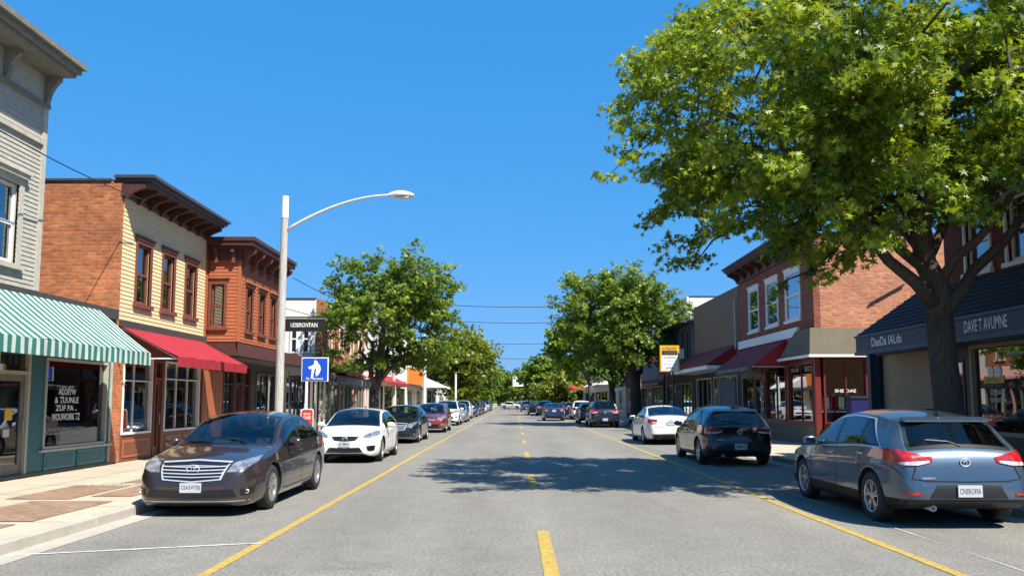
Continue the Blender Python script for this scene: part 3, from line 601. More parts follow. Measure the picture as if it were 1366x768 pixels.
# orange clapboard building with an overhanging upper storey
b = thing('clapboard_building', 'orange clapboard building whose upper storey overhangs a dark shopfront', 'building', (LX, 28, 0))
XO = -8.77; FO = Fr((XO, 0, 0), (0, 1, 0), (1, 0, 0)); FS = Fr((0, 25.98, 0), (1, 0, 0), (0, -1, 0)); TE = 30.55
w2 = [(26.62, 27.2, 3.92, 5.26), (27.95, 28.55, 3.92, 5.26), (29.25, 29.85, 3.92, 5.26)]
mb = MB(); panel(mb, FO, 26.2, TE, 3.5, 6.45, w2, 'clap_orange', clap=(0.112, 'clap_orange'))
panel(mb, FS, -9.75, XO - .001, 3.5, 6.45, [(-9.66, -9.24, 3.98, 5.32)], 'clap_orange', clap=(0.112, 'clap_orange')); 
mb.box((XO - .06, 25.955, 3.5), (XO + .03, 26.06, 6.45), 'clap_orange'); mb.box((-9.75, 26.21, 3.46), (XO - .005, TE, 3.5), 'trim_darkgrey'); mb.box((-9.8, TE - .2, 3.5), (XO - .23, TE, 6.45), 'clap_orange')
mb.build('wall', b)
for q in w2: window(b, FO, *q, 'trim_rust', 'trim_rust', .08, hood=.09, curtain='blind_grey', cfrac=(0, .5), hoodm='trim_rust', deep=.06)
window(b, FS, -9.66, -9.24, 3.98, 5.32, 'trim_rust', 'trim_rust', .08, hood=.03, curtain='blind_tan', cfrac=(0, .52), hoodm='trim_rust', deep=.06)
mb = MB()
for z0, z1, o_ in ((6.45, 6.52, .30), (6.521, 6.66, .50), (6.661, 6.78, .56)): mb.box((-9.95, 25.98 - o_ * .7, z0), (XO + o_, TE + .05, z1), 'trim_brown')
mb.box((-9.95, 25.91, 6.1), (XO + .055, 25.953, 6.449), 'trim_brown'); mb.box((XO + .032, 25.953, 6.1), (XO + .07, TE, 6.449), 'trim_brown'); co = mb.build('cornice', b)
for t_ in (26.1, 27.0, 27.9, 28.8, 29.7, 30.4):
    mb = MB(); prof = [(.07, 6.448), (.46, 6.448), (.44, 6.34), (.25, 6.22), (.15, 6.0), (.13, 5.86), (.07, 5.84)]
    L = [FO.p(t_ - .055, z, d) for d, z in prof]; R_ = [FO.p(t_ + .055, z, d) for d, z in prof]; q = len(prof)
    mb.add(L + R_, [tuple(range(q)), tuple(range(q, 2 * q))[::-1]] + [(i, (i + 1) % q, q + (i + 1) % q, q + i) for i in range(q)], 'trim_rust'); mb.build('bracket', co)
for xx in (-9.5, -8.95):
    mb = MB(); mb.box((xx - .05, 25.70, 6.32), (xx + .05, 25.90, 6.448), 'trim_rust'); mb.box((xx - .05, 25.82, 6.0), (xx + .05, 25.90, 6.319), 'trim_rust'); mb.build('bracket', co)
shell(b, -24, LX, 25.64, TE, 6.5, 'clap_orange', 1, ceil=3.2)
mb = MB(); panel(mb, FL, 25.64, TE, .13, 3.42, [(27.5, 28.6, .5, 2.9), (28.75, 29.45, .13, 2.9), (29.6, 30.4, .5, 2.9)], 'trim_brown')
panel(mb, FL, 25.64, TE, 3.421, 6.5, [], 'clap_orange', d=-.02)
for k in range(11): FL.box(mb, 25.68 + k * .16, 25.68 + k * .16 + .15, .14, 2.6, .001, .03 + .006 * (k % 2), 'wood_orange')
mb.hexa([FO.p(25.9, 3.05, 0), FO.p(33.9, 3.05, 0), FO.p(33.9, 3.05, .1), FO.p(25.9, 3.05, .1), FO.p(25.9, 3.46, -.05), FO.p(33.9, 3.46, -.05), FO.p(33.9, 3.46, .03), FO.p(25.9, 3.46, .03)], 'trim_brown')
mb.box((LX, 25.9, 3.05), (XO - .001, 26.0, 3.459), 'trim_brown'); mb.box((LX + .001, 26.01, 3.0), (XO, 33.9, 3.04), 'trim_darkgrey')
mb.build('shopfront', b)
shopwin(b, FL, 27.5, 28.6, .505, 2.895, 'trim_brown', mull=(.5,), trans=2.2); shopwin(b, FL, 29.6, 30.4, .505, 2.895, 'trim_brown', trans=2.2); door(b, FL, 28.75, 29.45, .135, 2.895, 'trim_brown', trans=2.2)

def plain(name, label, side, t0, t1, h, wallm, wins=(), winz=(4.2, 5.6), low='trim_darkgrey', shops=None, frame='trim_white', casing='trim_white', band=None, cor=None, sidem=None, depth=12, shopz=(.6, 2.7), clap=None, cat='building', group=None, x0=None, split=3.3, shopframe=None, parapet=.25, curtain=None):
    fr = FL if side < 0 else FR
    if x0 is not None: fr = Fr((x0, 0, 0), (0, 1, 0), (1 if side < 0 else -1, 0, 0))
    X = fr.O.x; bb = thing(name, label, cat, (X, (t0 + t1) / 2, 0), group=group)
    ops = [(a, c, winz[0], winz[1]) for a, c in wins]
    mb = MB(); panel(mb, fr, t0, t1, split, h, ops, wallm, clap=(0.14, wallm) if clap else None)
    mb.build('wall', bb)
    mb = MB(); so = [(a, c, .13 if k == 'd' else shopz[0], shopz[1]) for a, c, k in (shops or [])]
    panel(mb, fr, t0, t1, .13, split - .001, so, low)
    if band: fr.box(mb, t0, t1, split - .12, split + .12, .03, .10, band)
    mb.build('shopfront', bb)
    for a, c, k in (shops or []):
        if k == 'd': door(bb, fr, a, c, .135, shopz[1] - .004, shopframe or frame, trans=2.15)
        else: shopwin(bb, fr, a, c, shopz[0] + .004, shopz[1] - .004, shopframe or frame, mull=[(i + 1) / k for i in range(k - 1)])
    for o_ in ops: window(bb, fr, *o_, casing, frame, .08, hood=.06 if casing != wallm else 0, curtain=curtain)
    if side < 0: shell(bb, X - depth, X, t0, t1, h, sidem or wallm, 1, parapet=parapet)
    else: shell(bb, X, X + depth, t0, t1, h, sidem or wallm, -1, parapet=parapet)
    if cor: cornice(bb, fr, t0, t1, h + .2, cor[1], cor[0], nb=cor[2], bm_=cor[0], ends=.1, bh=.35, frieze=.25)
    return bb, fr
b, f = plain('shop_building', 'low dark shop with black posts between the orange clapboard building and the white-sided one', -1, 30.6, 40.9, 3.5, 'trim_darkgrey', low='interior', shops=[(31, 33.5, 3), (33.8, 34.7, 'd'), (35, 40.5, 5)], frame='trim_darkgrey', split=2.95)
def posts(par, fr, t0, t1, n, z1, d, mts, zt=.28, r=.045):
    for i in range(n):
        t_ = t0 + (t1 - t0) * i / (n - 1); mb = MB(); fr.box(mb, t_ - r, t_ + r, .13, z1, d - r, d + r, mts[i % len(mts)]); fr.box(mb, t_ - r * 1.5, t_ + r * 1.5, z1 - .08, z1 - .001, d - r * 1.5, d + r * 1.5, mts[i % len(mts)]); mb.build('post', par)
    mb = MB(); fr.box(mb, t0 - .2, t1 + .2, z1, z1 + zt, .03, d + .1, 'trim_darkgrey'); mb.build('fascia', par)
posts(b, f, 35.6, 40.6, 7, 2.72, .75, ['trim_white', 'trim_grey', 'trim_grey', 'trim_greylight'])
b, f = plain('shop_building', 'white-sided brick building with rust awning and long dark lettered fascia, behind the left street tree', -1, 41.0, 53.0, 6.7, 'brick_orange', [(42.6, 43.5), (45.5, 46.4), (48.5, 49.4), (51, 51.9)], (4.2, 5.7), 'interior', [(41.6, 45.5, 4), (46, 47, 'd'), (47.4, 52.6, 5)], 'trim_greylight', 'trim_white', sidem='clap_white', split=3.3)
posts(b, f, 41.4, 52.6, 14, 2.42, .75, ['trim_grey', 'awning_pink', 'trim_greylight', 'trim_grey'], zt=.5)
text(b, 'CUDIORSUE &', f, 45.6, 2.67, .863, .30, 7.4, 'faded_ink'); text(b, 'OOEU', f, 51.3, 2.67, .863, .30, 2.4, 'curtain_blue')
awning(b, f, 42.0, 47.5, 3.75, 3.05, 1.1, .12, 'awning_rust', frame=False, closed=True); awning(b, f, 47.7, 52.8, 3.75, 3.05, 1.1, .12, 'awning_pink', frame=False, closed=True)
FW = Fr((0, 41.0, 0), (1, 0, 0), (0, -1, 0))
for a in (-11.2, -10.6): window(b, FW, a, a + .32, 4.0, 5.4, 'trim_white', 'trim_white', .06, deep=-.03, sill=False)
b, f = plain('shop_building', 'tall white rendered building with maroon shop awnings beyond the left street tree', -1, 54.0, 73.5, 7.2, 'clap_white', [(57, 58), (62, 63), (67, 68), (71, 72)], (4.4, 6.0), 'trim_white', [(55, 59, 3), (59.6, 60.6, 'd'), (61.5, 66.5, 3), (67.5, 72.5, 3)], 'trim_darkgrey', 'trim_white', split=3.5)
awning(b, f, 54.5, 66, 3.5, 2.9, 1.3, .2, 'awning_maroon', frame=False, closed=True)
mb = MB(); f.box(mb, 67.2, 69.6, 2.75, 3.2, .01, .5, 'black_sign'); mb.build('hanging_board', b)
b, f = plain('shop_building', 'low white shop under a large plain orange board', -1, 73.6, 86, 4.9, 'clap_white', [], (4, 5), 'trim_white', [(74.5, 78, 2), (78.8, 80, 'd'), (81, 85.4, 3)], 'trim_white', split=3.0)
mb = MB(); f.box(mb, 74.0, 85.6, 3.15, 4.65, .002, .16, 'orange_board'); mb.build('orange_board', b)
awning(b, f, 73.7, 86, 3.1, 2.75, 1.2, .15, 'awning_black', frame=False)
b, f = plain('shop_building', 'pale low shop with a projecting white canopy beyond the orange board', -1, 86.2, 96, 4.2, 'clap_white', [], (4, 5), 'trim_white', [(87, 90, 2), (91, 95, 2)], 'trim_darkgrey', split=3.0)
awning(b, f, 86.0, 93.0, 4.1, 3.0, 2.6, .12, 'awning_white', frame=True, closed=True)
GR = 'far buildings seen between the street trees'
for lab, s_, t0, t1, h, wm, lw in (
    ('far brick shop building past the pale canopy on the left', -1, 98, 112, 5.5, 'brick_red', 'trim_greylight'),
    ('far white frame building in the left tree row', -1, 113, 128, 4.6, 'clap_white', 'trim_white'),
    ('farthest low tan building at the left end of the street', -1, 130, 150, 5.2, 'tan_stucco', 'trim_greylight')):
    b, f = plain('shop_building', lab, s_, t0, t1, h, wm, [(t0 + 2, t0 + 3.2), (t0 + 6, t0 + 7.2), (t0 + 10, t0 + 11.2)], (3.7, 4.3), lw, [(t0 + .8, t0 + 4.5, 2), (t0 + 5, t0 + 6, 'd'), (t0 + 6.8, t1 - .8, 3)], split=3.2, group=GR)

# ================================================================ BUILDINGS, RIGHT
b = thing('brick_building', 'dark brick building with white-framed windows above a navy fascia and shingled pent roof', 'building', (RX, 16, 0))
wr = [(17.5, 18.42, 4.5, 5.85), (15.85, 16.85, 4.5, 5.85), (13.8, 14.8, 4.5, 5.85), (11.5, 12.5, 4.5, 5.85)]
mb = MB(); panel(mb, FR, 8, 19.4, 4.3, 7.0, wr, 'brick_dark'); mb.build('wall', b)
for q in wr: window(b, FR, *q, 'trim_white', 'trim_white', .07, hood=.05, curtain='blind_grey', cfrac=(.0, .35), hoodm='trim_white')
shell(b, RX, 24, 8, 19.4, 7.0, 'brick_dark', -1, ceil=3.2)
mb = MB()
FR.box(mb, 8, 19.6, 6.72, 6.86, .001, .35, 'trim_brown'); FR.box(mb, 8, 19.7, 6.861, 7.1, -.2, .55, 'trim_darkgrey'); FR.box(mb, 8, 19.7, 6.6, 6.719, .001, .12, 'trim_white'); mb.build('cornice', b)
shell(b, RX, 20, 19.41, 23.3, 3.36, 'beige_panel', -1, ceil=3.2, parapet=.0, skip=('near',))
mb = MB(); T = 20.9; E_ = 22.6
mb.grid([[FR.p(t_, 4.36, .002) for t_ in (8, 12, 16, T)], [FR.p(8, 3.40, .86), FR.p(12, 3.40, .86), FR.p(17, 3.40, .86), FR.p(E_, 3.40, .86)]], 'shingle')
mb.add([FR.p(T, 4.36, 0), FR.p(T, 4.36, -6), FR.p(E_, 3.40, -6.8), FR.p(E_, 3.40, .86)], [(0, 1, 2, 3)], 'shingle'); mb.add([FR.p(19.41, 4.355, -.0), FR.p(T, 4.355, 0), FR.p(T, 4.355, -6), FR.p(19.41, 4.355, -6)], [(0, 1, 2, 3)], 'roof_tar')
for i in range(9):   # shingle courses
    v = (i + .5) / 9; z = 4.36 - .96 * v; FR.box(mb, 8, T + (E_ - T) * v, z - .004, z + .012, .86 * v, .86 * v + .03, 'shingle')
mb.build('pent_roof', b, fix=False)
mb = MB(); FR.box(mb, 8, E_, 2.97, 3.398, .0, .86, 'navy_paint'); FR.box(mb, 8, E_ + .02, 2.87, 2.969, .3, .9, 'navy_edge'); FR.box(mb, 8, E_ + .02, 3.34, 3.40, .861, .90, 'navy_edge'); fa = mb.build('fascia', b)
text(fa, "DAVE T AVUMNE", FR, 16.35, 3.165, .864, .25, 1.5, 'white_ink'); text(fa, 'DaeDa lALda', FR, 20.75, 3.165, .864, .235, 1.7, 'white_ink')
mb = MB(); panel(mb, FR, 8, 23.3, .13, 3.35, [(13.2, 18.5, .9, 2.88), (18.75, 19.7, .13, 2.6), (19.95, 23.1, .13, 2.9), (9, 12.8, .9, 2.88)], 'car_black')
FR.box(mb, 23.15, 23.3, .13, 2.9, .001, .12, 'navy_edge'); FR.box(mb, 21.75, 21.95, .13, 2.87, .70, .86, 'navy_paint')
mb.build('shopfront', b)
mb = MB(); FR.box(mb, 19.95, 23.1, 1.45, 2.9, -.12, -.08, 'beige_panel'); 
for k in range(4): FR.box(mb, 19.98, 23.07, .16 + k * .31, .45 + k * .31, -.12, -.07 + .005 * k, 'wood_brown' if k < 3 else 'beige_panel')
for k in range(1): FR.box(mb, 19.96, 23.09, 1.72, 1.745, -.079, -.06, 'blind_tan')
FR.box(mb, 19.88, 19.97, .13, 2.9, -.1, .03, 'trim_greylight'); mb.build('garage_panel', b)
shopwin(b, FR, 13.2, 18.5, .905, 2.875, 'beige_panel', mull=(.27, .54, .60), fw=.085); shopwin(b, FR, 9, 12.8, .905, 2.875, 'beige_panel', mull=(.5,), fw=.085); door(b, FR, 18.75, 19.7, .135, 2.595, 'car_black', trans=2.15)
text(b, 'Tidiyouns', FR, 17.0, 2.62, -.055, .13, .62, 'white_ink', slant=.3)
mb = MB(); FR.box(mb, 17.35, 18.1, 2.02, 2.18, -.056, -.052, 'yellow_sign'); 
for cx in (17.55, 17.83): mb.lathe(FR.p(cx, 2.27, -.054), FR.n, [(.0001, 0), (.12, 0), (.12, .004), (.0001, .004)], 'white_ink', 18)
mb.build('window_sticker', b); text(b, 'D.O.T.N.C', FR, 17.75, 2.09, -.050, .08, .5, 'ink'); text(b, 'CE PLAZT', FR, 17.6, 1.83, -.055, .11, .55, 'white_ink'); text(b, 'YOP GITERA', FR, 17.6, 1.66, -.055, .09, .62, 'white_ink')

# corner brick building
b = thing('brick_building', 'red brick building with three tall white windows, olive corner canopy and maroon awning', 'building', (RX, 33, 0))
wc = [(29.35, 30.85, 4.62, 6.35), (31.85, 33.25, 4.62, 6.35), (34.4, 35.75, 4.62, 6.35)]
C0, C1 = 28.06, 37.4
mb = MB(); panel(mb, FR, C0, C1, 4.0, 7.35, wc, 'brick_red'); mb.build('wall', b)
for q in wc: window(b, FR, *q, 'trim_white', 'trim_white', .07, hood=.05, hoodm='trim_white', curtain='curtain_blue', cfrac=(0, .5), deep=.0)
mb = MB()
FCs = Fr((0, C0, 0), (1, 0, 0), (0, -1, 0))
mb.box((RX + .223, C0, 3.2), (20, C0 + .22, 7.35), 'brick_light'); mb.box((12.1, C0, .13), (20, C0 + .22, 3.199), 'brick_light'); mb.box((RX + .223, C0, .13), (12.099, C0 + .22, .85), 'red_paint'); mb.box((11.95, C0, .85), (12.099, C0 + .22, 3.199), 'red_paint')
mb.build('side_wall', b)
shell(b, RX, 20, C0, C1, 7.35, 'brick_light', -1, skip=('near',))
cornice(b, FR, C0 + .1, C1, 7.62, .75, 'trim_brown', h=.26, nb=9, bm_='trim_brown', ends=.1, bh=.4, frieze=.35, fm='trim_brown')
mb = MB(); panel(mb, FR, C0 + .16, C1, .13, 3.999, [(28.35, 30.95, .86, 3.0), (31.2, 33.75, .86, 3.0), (34.3, 35.2, .13, 2.6), (35.4, 37.1, .5, 2.7)], 'red_paint')
FR.box(mb, C0, C0 + .159, .13, 3.16, -.16, .03, 'red_paint')
FR.box(mb, C0 + .2, 34.1, .13, .78, .001, .05, 'olive_fascia'); FR.box(mb, 29.5, C1, 3.95, 4.28, .002, .10, 'trim_white'); FR.box(mb, 34.1, C1, 2.75, 3.9, .001, .03, 'trim_darkgrey')
mb.build('shopfront', b)
mb = MB()  # olive corner canopy
mb.hexa([(9.9, 27.75, 3.2), (13.2, 27.75, 3.2), (13.2, C0 - .001, 3.2), (9.9, C0 - .001, 3.2), (10.02, 27.98, 4.12), (13.2, 27.98, 4.12), (13.2, C0 - .001, 4.12), (10.02, C0 - .001, 4.12)], 'awning_olive')
mb.hexa([(9.9, C0, 3.2), (RX - .002, C0, 3.2), (RX - .002, 31.0, 3.2), (9.9, 31.0, 3.2), (10.02, C0, 4.12), (RX - .002, C0, 4.12), (RX - .002, 29.45, 4.12), (10.02, 29.45, 4.12)], 'awning_olive')
mb.box((9.86, 27.71, 3.11), (13.2, 27.76, 3.199), 'trim_white'); mb.box((9.86, 27.761, 3.11), (9.93, 31.2, 3.199), 'trim_white')
cp = mb.build('corner_canopy', b, fix=False)
text(cp, "7 O S", Fr((9.89, 0, .1), (0, 1, 0), (-1, 0, 0)), 29.0, 3.35, .03, .22, .6, 'ink', slant=.3)
shopwin(b, FR, 28.35, 30.95, .865, 2.995, 'red_paint', mull=(.5,), trans=None, fw=.07); shopwin(b, FR, 31.2, 33.75, .865, 2.995, 'red_paint', mull=(.5,), fw=.07); door(b, FR, 34.3, 35.2, .135, 2.595, 'trim_darkgrey', trans=2.15); shopwin(b, FR, 35.4, 37.1, .505, 2.695, 'trim_darkgrey')
shopwin(b, FCs, RX + .25, 11.94, .86, 3.1, 'red_paint', fw=.06, mull=(.52,), trans=2.55)
mb = MB(); FCs.box(mb, 12.02, 12.14, .13, 3.1, .001, .09, 'trim_white'); mb.build('corner_post', b)
mb = MB()
for i in range(5): 
    x = 10.65 + i * .26; mb.box((x - .10, 28.42, 1.35), (x + .10, 28.47, 1.78), ['white_ink', 'red_sign', 'white_ink', 'white_ink', 'red_sign'][i]); mb.box((x - .05, 28.42, 1.80), (x + .05, 28.48, 1.90), 'white_ink')
mb.box((10.5, 28.4, 1.25), (11.9, 28.8, 1.3), 'white_ink'); mb.box((10.5, 28.5, 1.3), (11.0, 28.7, 1.62), 'merch'); mb.box((11.2, 28.55, .3), (11.6, 28.8, 1.2), 'bag'); mb.box((10.5, 28.9, .2), (11.9, 28.95, 2.0), 'red_paint')
for i in range(9): FR.box(mb, 28.6 + i * .6, 28.9 + i * .6, .9, 1.2 + .5 * random.random(), -1.0, -.6, random.choice(['merch', 'bag', 'white_ink', 'merch_green']))
mb.build('shop_display', b); text(b, 'SHE DAE', FCs, 11.2, 1.98, -.045, .11, .72, 'white_ink')
for t_, s in ((28.9, 'EUETN'), (30.3, 'MOLA RAS')): text(b, s, FR, t_, 2.75, -.05, .16, .8, 'faded_ink')
mb = MB(); FR.box(mb, 34.2, 34.28, .9, 2.5, .02, .05, 'curtain_blue'); FR.box(mb, 33.85, 34.18, 1.1, 2.4, .02, .05, 'black_sign')
for k in range(4): FR.box(mb, 33.9, 34.13, 2.2 - k * .3, 2.24 - k * .3, .051, .054, 'white_ink')
mb.build('menu_board', b)
aw = awning(b, FR, 31.1, 36.9, 3.93, 2.98, 1.30, .26, 'awning_maroon', valm='awning_black', closed=True)
for t_ in (31.1,): 
    mb = MB(); mb.add([FR.p(t_ - .01, 3.93, .02), FR.p(t_ - .01, 2.98, 1.3), FR.p(t_ - .01, 2.98, .02)], [(0, 1, 2)], 'awning_red'); mb.build('lit_end_panel', aw, fix=False)  # maroon awning's sunlit end, its brightness put in as a redder colour
text(aw, 'JCUCUT UDINAVOR OLD B', FR, 34, 2.86, 1.325, .15, 4.6, 'faded_ink')
mb = MB(); mb.tube([(13.3, C0 - .06, 5.6), (12.1, C0 - .06, 4.95)], .035, 'iron', 6); mb.build('diagonal_bar', b)  # thin dark bar set diagonally across the brick side wall

b, f = plain('shop_building', 'plain tan brick-faced building with a long dark maroon awning and white fascia', 1, 37.5, 47.0, 6.9, 'tan_stucco', [], (4.4, 6), 'interior', [(38, 41.4, 3), (41.7, 42.6, 'd'), (43, 46.6, 3)], 'trim_greylight', split=3.5, shopz=(.4, 2.85), parapet=.1)
awning(b, f, 38.0, 46.9, 4.25, 3.32, 1.4, .05, 'awning_maroon', frame=False, closed=True)
mb = MB(); f.box(mb, 38, 46.9, 3.1, 3.27, .05, 1.40, 'trim_white'); f.box(mb, 38.2, 41.0, .13, 2.7, .02, .06, 'slate_blue'); mb.tube([f.p(37.8, 4.0, .1), f.p(37.8, 6.3, .1)], .05, 'trim_greylight', 8); mb.build('fascia', b)
b, f = plain('shop_building', 'dark blue-grey building with eaves, beside the yellow and white pole sign', 1, 47.2, 56.4, 6.2, 'slate_blue', [(48, 48.9), (49.6, 50.5), (51.4, 52.2), (53.2, 54.1)], (4.1, 5.7), 'interior', [(47.8, 51, 3), (51.3, 52.2, 'd'), (52.6, 56, 3)], 'trim_grey', 'trim_darkgrey', split=3.4)
mb = MB(); mb.hexa([(9.3, 46.9, 6.1), (22, 46.9, 6.1), (22, 56.8, 6.1), (9.3, 56.8, 6.1), (13, 50, 7.3), (18, 50, 7.3), (18, 54, 7.3), (13, 54, 7.3)], 'shingle'); mb.build('hip_roof', b)
awning(b, f, 47.5, 52.0, 3.9, 3.25, 1.3, .05, 'awning_maroon', frame=False, closed=True)
mb = MB(); mb.box((9.0, 49.4, 4.15), (10.1, 49.5, 4.75), 'white_sign'); mb.box((9.1, 49.37, 4.25), (9.6, 49.40, 4.65), 'roof_brown'); mb.build('wall_sign', b)
b, f = plain('plain_building', 'tall blank white block rising behind the dark blue-grey building', 1, 57.5, 68, 8.9, 'clap_white', [], (4, 5), 'clap_white', [], x0=12.0, depth=10)
b, f = plain('shop_building', 'dark shop with orange-trimmed windows behind the second right-hand tree', 1, 57.0, 76, 4.5, 'slate_blue', [], (4, 5), 'interior', [(57.6, 62, 3), (62.4, 63.4, 'd'), (64, 69, 3), (70, 75.4, 4)], 'trim_greylight', split=3.2, depth=1.7)
mb = MB(); f.box(mb, 57, 68, 2.75, 2.9, .01, .4, 'awning_rust'); mb.build('fascia', b)
b, f = plain('shop_building', 'low grey shop with light sheet siding past the second right-hand tree', 1, 76.5, 90, 4.0, 'slate_blue', [], (4, 5), 'trim_greylight', [(79, 82, 2), (84, 89, 2)], 'trim_white', split=3.0)
b, f = plain('shop_building', 'small white open-fronted shop below a brown roof on the right', 1, 90.5, 112, 3.5, 'clap_white', [], (4, 5), 'clap_white', [(92, 98, 2), (99, 105, 2), (106, 111, 2)], 'trim_brown', split=3.0)
mb = MB(); mb.hexa([(9.0, 90.2, 3.4), (12, 90.2, 3.4), (12, 112.3, 3.4), (9.0, 112.3, 3.4), (9.6, 90.6, 3.75), (12, 90.6, 3.75), (12, 112, 3.75), (9.6, 112, 3.75)], 'awning_white'); mb.hexa([(11.0, 92, 3.6), (18, 92, 3.6), (18, 112, 3.6), (11, 112, 3.6), (14, 92.2, 7.0), (15, 92.2, 7.0), (15, 111.8, 7.0), (14, 111.8, 7.0)], 'roof_brown'); mb.build('roof', b)
mb = MB(); mb.box((9.3, 92.0, 4.0), (11.0, 92.25, 5.75), 'white_sign')
for k in range(3): mb.box((9.5, 91.98, 4.4 + k * .4), (10.8, 92.0, 4.45 + k * .4), 'faded_ink')
mb.build('roof_sign', b)
b, f = plain('shop_building', 'far pale shop with a round red awning at the right kerb', 1, 114, 132, 4.2, 'clap_white', [], (4, 5), 'clap_white', [(115, 120, 2), (121, 122.2, 'd'), (123, 131, 3)], 'trim_darkgrey', split=3.2)
mb = MB(); c = (8.6, 116, 3.1)
rows = [[(c[0] + 1.35 * math.cos(a) * math.cos(e), c[1] + 1.8 * math.sin(a) * math.cos(e), c[2] + .95 * math.sin(e)) for a in [i * math.pi / 12 for i in range(25)]] for e in [j * math.pi / 14 for j in range(8)]]
mb.grid(rows, 'red_sign'); mb.tube([(9.6, 114.8, .13), (9.6, 114.8, 3.1)], .07, 'trim_white', 6); mb.tube([(9.6, 117.2, .13), (9.6, 117.2, 3.1)], .07, 'trim_white', 6); mb.build('dome_awning', b, fix=False)
for lab, s_, t0, t1, h, wm, lw in (
    ('far brick shop building beyond the round red awning on the right', 1, 134, 152, 5.0, 'brick_red', 'trim_greylight'),
    ('farthest white building on the right before the trees close in', 1, 154, 176, 4.4, 'clap_white', 'trim_white')):
    b, f = plain('shop_building', lab, s_, t0, t1, h, wm, [(t0 + 2, t0 + 3.2), (t0 + 6, t0 + 7.2), (t0 + 10, t0 + 11.2)], (3.6, 4.2), lw, [(t0 + .8, t0 + 4.5, 2), (t0 + 5, t0 + 6, 'd'), (t0 + 6.8, t1 - .8, 3)], split=3.2, group=GR)

# ================================================================ TREES
MAPLE = np.array([(0, -.5), (.12, -.28), (.5, -.3), (.33, -.05), (.58, .2), (.22, .18), (0, .62), (-.22, .18), (-.58, .2), (-.33, -.05), (-.5, -.3), (-.12, -.28)])
MAPLE2 = np.array([(0, -.5), (.08, -.22), (.5, -.34), (.24, -.02), (.62, .22), (.17, .16), (0, .68), (-.17, .16), (-.62, .22), (-.24, -.02), (-.5, -.34), (-.08, -.22)])
OVAL = np.array([(0, -.5), (.32, -.12), (.26, .25), (0, .55), (-.26, .25), (-.32, -.12)])
def leaves(name, P, N, S, rnd, templ, mt, parent, off):
    n = len(P); k = len(templ); N = N / np.linalg.norm(N, axis=1, keepdims=True)
    a = rng.normal(size=(n, 3)); t1 = np.cross(N, a); t1 /= np.linalg.norm(t1, axis=1, keepdims=True); t2 = np.cross(N, t1)
    u = templ[:, 0][None, :, None] * S[:, None, None]; v = templ[:, 1][None, :, None] * S[:, None, None]
    bend = (-0.22 * np.abs(templ[:, 0]) - .12 * templ[:, 1] ** 2)[None, :, None] * S[:, None, None]
    V = P[:, None, :] + u * t1[:, None, :] + v * t2[:, None, :] + bend * N[:, None, :] - np.array(off)
    me = bpy.data.meshes.new(name); me.vertices.add(n * k); me.vertices.foreach_set('co', V.reshape(-1).astype(np.float32))
    me.loops.add(n * k); me.loops.foreach_set('vertex_index', np.arange(n * k, dtype=np.int32)); me.polygons.add(n); me.polygons.foreach_set('loop_start', np.arange(0, n * k, k, dtype=np.int32))
    me.update(calc_edges=True)
    at = me.attributes.new('rnd', 'FLOAT', 'FACE'); at.data.foreach_set('value', rnd.astype(np.float32)); me.materials.append(M[mt])
    o = bpy.data.objects.new(name, me); COL.objects.link(o); o.parent = parent; return o
